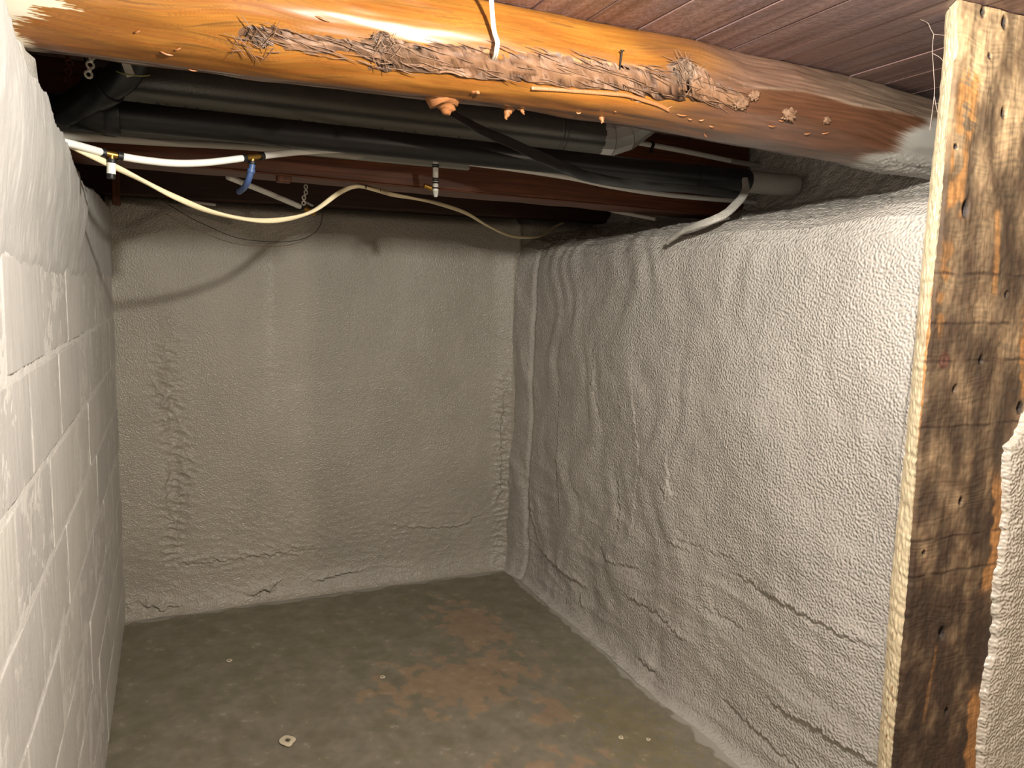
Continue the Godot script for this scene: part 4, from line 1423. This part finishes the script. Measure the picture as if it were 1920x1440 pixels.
func ribbon(path: PackedVector3Array, wid: Array, normal_at: Array, thick: float) -> ArrayMesh:
	# a strap with thickness; its broad side faces the interpolated normals
	var n := path.size()
	var pts := PackedVector3Array()
	var nu := 13
	for i in n:
		var f: float = float(i) / (n - 1)
		var tn: Vector3 = (path[mini(i + 1, n - 1)] - path[maxi(i - 1, 0)]).normalized()
		var fi: float = f * (normal_at.size() - 1)
		var k: int = mini(int(fi), normal_at.size() - 2)
		var nm: Vector3 = normal_at[k].lerp(normal_at[k + 1], fi - k)
		nm = (nm - tn * nm.dot(tn)).normalized()
		var side: Vector3 = tn.cross(nm)
		var wi: float = f * (wid.size() - 1)
		var wk: int = mini(int(wi), wid.size() - 2)
		var w: float = lerpf(wid[wk], wid[wk + 1], wi - wk) * 0.5
		for j in nu:
			var a: float = TAU * j / (nu - 1)
			var u: float = cos(a)
			var wob: float = 0.003 * ns.get_noise_2d(f * 9.0, u * 1.5)
			pts.append(path[i] + side * w * signf(u) * pow(absf(u), 0.6) + nm * (thick * 0.5 * sin(a) + wob))
	return grid(nu, n, pts, PackedVector2Array(), PackedColorArray(), true, true)


func holed_strap(called: String, pts: Array, r: float, m: Material, label: String) -> void:
	# perforated hanger strap: one ring link after another
	var t := thing(called, label, "strap")
	for i in pts.size():
		var ring := TorusMesh.new()
		ring.inner_radius = r * 0.42
		ring.outer_radius = r
		ring.rings = 20
		ring.ring_segments = 6
		var o := part("link", ring, m, t)
		o.position = pts[i]
		o.rotation = Vector3(PI / 2.0, 0.35, 0)
		o.scale = Vector3(1, 0.45, 1)
		if i > 0:
			var a: Vector3 = pts[i - 1]
			var b: Vector3 = pts[i]
			if a.distance_to(b) > r * 1.7:
				part("neck", tube(seg(a.lerp(b, 0.3), a.lerp(b, 0.7)), r * 0.5, 8, 0.4), m, t)


func small_things() -> void:
	# black plastic strap draped under the drain pipe
	single("black_strap", ribbon(smooth_path([Vector3(0.60, 2.112, -1.95), Vector3(0.683, 2.077, -2.0), Vector3(0.823, 2.059, -2.10), Vector3(1.051, 2.029, -2.22), Vector3(1.197, 2.006, -2.28), Vector3(1.322, 1.990, -2.32), Vector3(1.522, 1.981, -2.33), Vector3(1.753, 1.984, -2.33), Vector3(1.962, 1.978, -2.33)], 8), [0.030, 0.036, 0.042, 0.040, 0.034, 0.030, 0.030], [Vector3(0.2, 0.9, 0.9), Vector3(0.1, 0.5, 1), Vector3(0, 0.2, 1), Vector3(0, -0.2, 1), Vector3(0, -0.4, 1)], 0.004), M.plastic, "dusty black plastic strap slanting across the duct and under the drain pipe", "strap")
	single("sprayed_strap", ribbon(smooth_path([Vector3(2.00, 2.042, -2.345), Vector3(1.964, 1.983, -2.30), Vector3(1.826, 1.899, -2.22), Vector3(1.756, 1.862, -2.24), Vector3(1.738, 1.835, -2.36), Vector3(1.742, 1.800, -2.46)], 8), [0.022, 0.03, 0.032, 0.032, 0.028, 0.022], [Vector3(-0.6, 0.3, 1), Vector3(-0.6, 0.6, 0.8), Vector3(-0.8, 0.6, 0.6)], 0.017), M.sprayed, "curved strap end coated in grey foam hanging at the top of the right wall", "strap")

	# perforated hangers in the dark left corner
	var rust := []
	for i in 8:
		rust.append(Vector3(-0.236 + 0.003 * sin(i * 1.7), 2.205 - i * 0.0235, -2.44))
	holed_strap("hanger_strap", rust, 0.0105, M.rust, "rusty perforated hanger strap in the dark top left corner")
	var wh := []
	for i in 4:
		wh.append(Vector3(-0.150 - 0.004 * i, 2.145 - i * 0.022, -2.1))
	holed_strap("hanger_strap", wh, 0.0105, M.strapw, "short pale perforated strap just under the log near its left end")
	var ch := []
	for i in 4:
		ch.append(Vector3(0.512 + 0.003 * sin(i * 2.0) - i * 0.003, 2.0 - i * 0.022, -3.23))
	holed_strap("hanger_strap", ch, 0.0105, M.strapw, "small dangling perforated strap above the brass valve")

	var tag := single("paper_tag", cbox(Vector3.ZERO, Vector3(0.020, 0.06, 0.0015), 0.0004), M.paper, "small pale paper tag peeking out below the log near the black elbow", "tag")
	tag.position = Vector3(-0.086, 2.138, -2.2)
	tag.rotation = Vector3(0.1, 0.2, 0.35)
	var sh := single("white_shim", cbox(Vector3.ZERO, Vector3(0.15, 0.012, 0.03), 0.003), M.paper, "thin white sliver wedged under the dark beam on the back wall", "shim")
	sh.position = Vector3(0.125, 1.968, -3.84)
	sh.rotation = Vector3(0.2, 0, -0.06)

	# nail bent in the log
	var nl := thing("nail", "dark bent nail sticking out of the log bark", "nail")
	var a := log_at(1.018, 5.4, 0.016)
	var b := log_at(1.021, -11.9, 0.004)
	part("shank", tube(seg(a, b), 0.0024, 8), M.nail, nl)
	part("head", pipe(seg(a, a + (a - b).normalized() * 0.002), 0.0055, 12), M.nail, nl)

	# cobweb by the post
	var web := thing("cobweb", "dusty cobweb strands hanging between the planks and the post", "cobweb")
	for s in [
		[Vector3(1.645, CEIL, -1.345), Vector3(1.676, 2.262, -1.35), Vector3(1.688, 2.250, -1.35), Vector3(1.700, 2.240, -1.35)],
		[Vector3(1.700, 2.240, -1.35), Vector3(1.699, 2.218, -1.35), Vector3(1.701, 2.196, -1.35)],
		[Vector3(1.701, 2.196, -1.35), Vector3(1.712, 2.15, -1.35), Vector3(1.720, 2.10, -1.35), Vector3(1.728, 2.02, -1.36)],
		[Vector3(1.700, 2.240, -1.35), Vector3(1.69, 2.228, -1.32), Vector3(1.675, 2.215, -1.29)],
		[Vector3(1.701, 2.196, -1.35), Vector3(1.695, 2.175, -1.32), Vector3(1.676, 2.142, -1.29)],
		[Vector3(1.724, 2.08, -1.35), Vector3(1.705, 2.075, -1.32), Vector3(1.68, 2.07, -1.29)],
		[Vector3(1.72, 2.10, -1.35), Vector3(1.70, 2.05, -1.32), Vector3(1.68, 2.03, -1.29)],
	]:
		part("strand", tube(smooth_path(s, 6), 0.0007, 6), M.web, web)

	# bits on the floor
	var spots := [[0.333, -2.598, 0.026, "largest pale paint flake lying on the floor near the camera"], [0.184, -3.29, 0.011, "small pale flake on the floor toward the block wall"], [0.754, -2.916, 0.010, "small pale flake on the floor left of the worn tan patch"], [1.445, -2.18, 0.009, "tiny pale crumb on the floor just left of the crumb nearest the right wall"], [1.53, -2.132, 0.008, "tiny pale crumb on the floor nearest the right wall overspray"]]
	for i in spots.size():
		var s = spots[i]
		single("paint_flake", flake(s[2], i), M.flake, s[3], "paint flake", "paint flakes on the floor").position = Vector3(s[0], 0.004, s[1])


func flake(r: float, sd: int) -> ArrayMesh:
	var pts := PackedVector3Array()
	var prof := [[0.0, 0.004], [0.5, 0.0045], [0.9, 0.003], [1.0, 0.0012], [0.95, -0.001], [0.0, -0.002]]
	for i in prof.size():
		for k in 25:
			var a: float = -TAU * k / 24.0
			var rr: float = r * prof[i][0] * (1.0 + 0.28 * ns.get_noise_2d(cos(a) * 0.55 + sd * 9.0, sin(a) * 0.55))
			pts.append(Vector3(cos(a) * rr, prof[i][1] * r / 0.026, sin(a) * rr * 1.3))
	return grid(25, prof.size(), pts, PackedVector2Array(), PackedColorArray(), true, true)
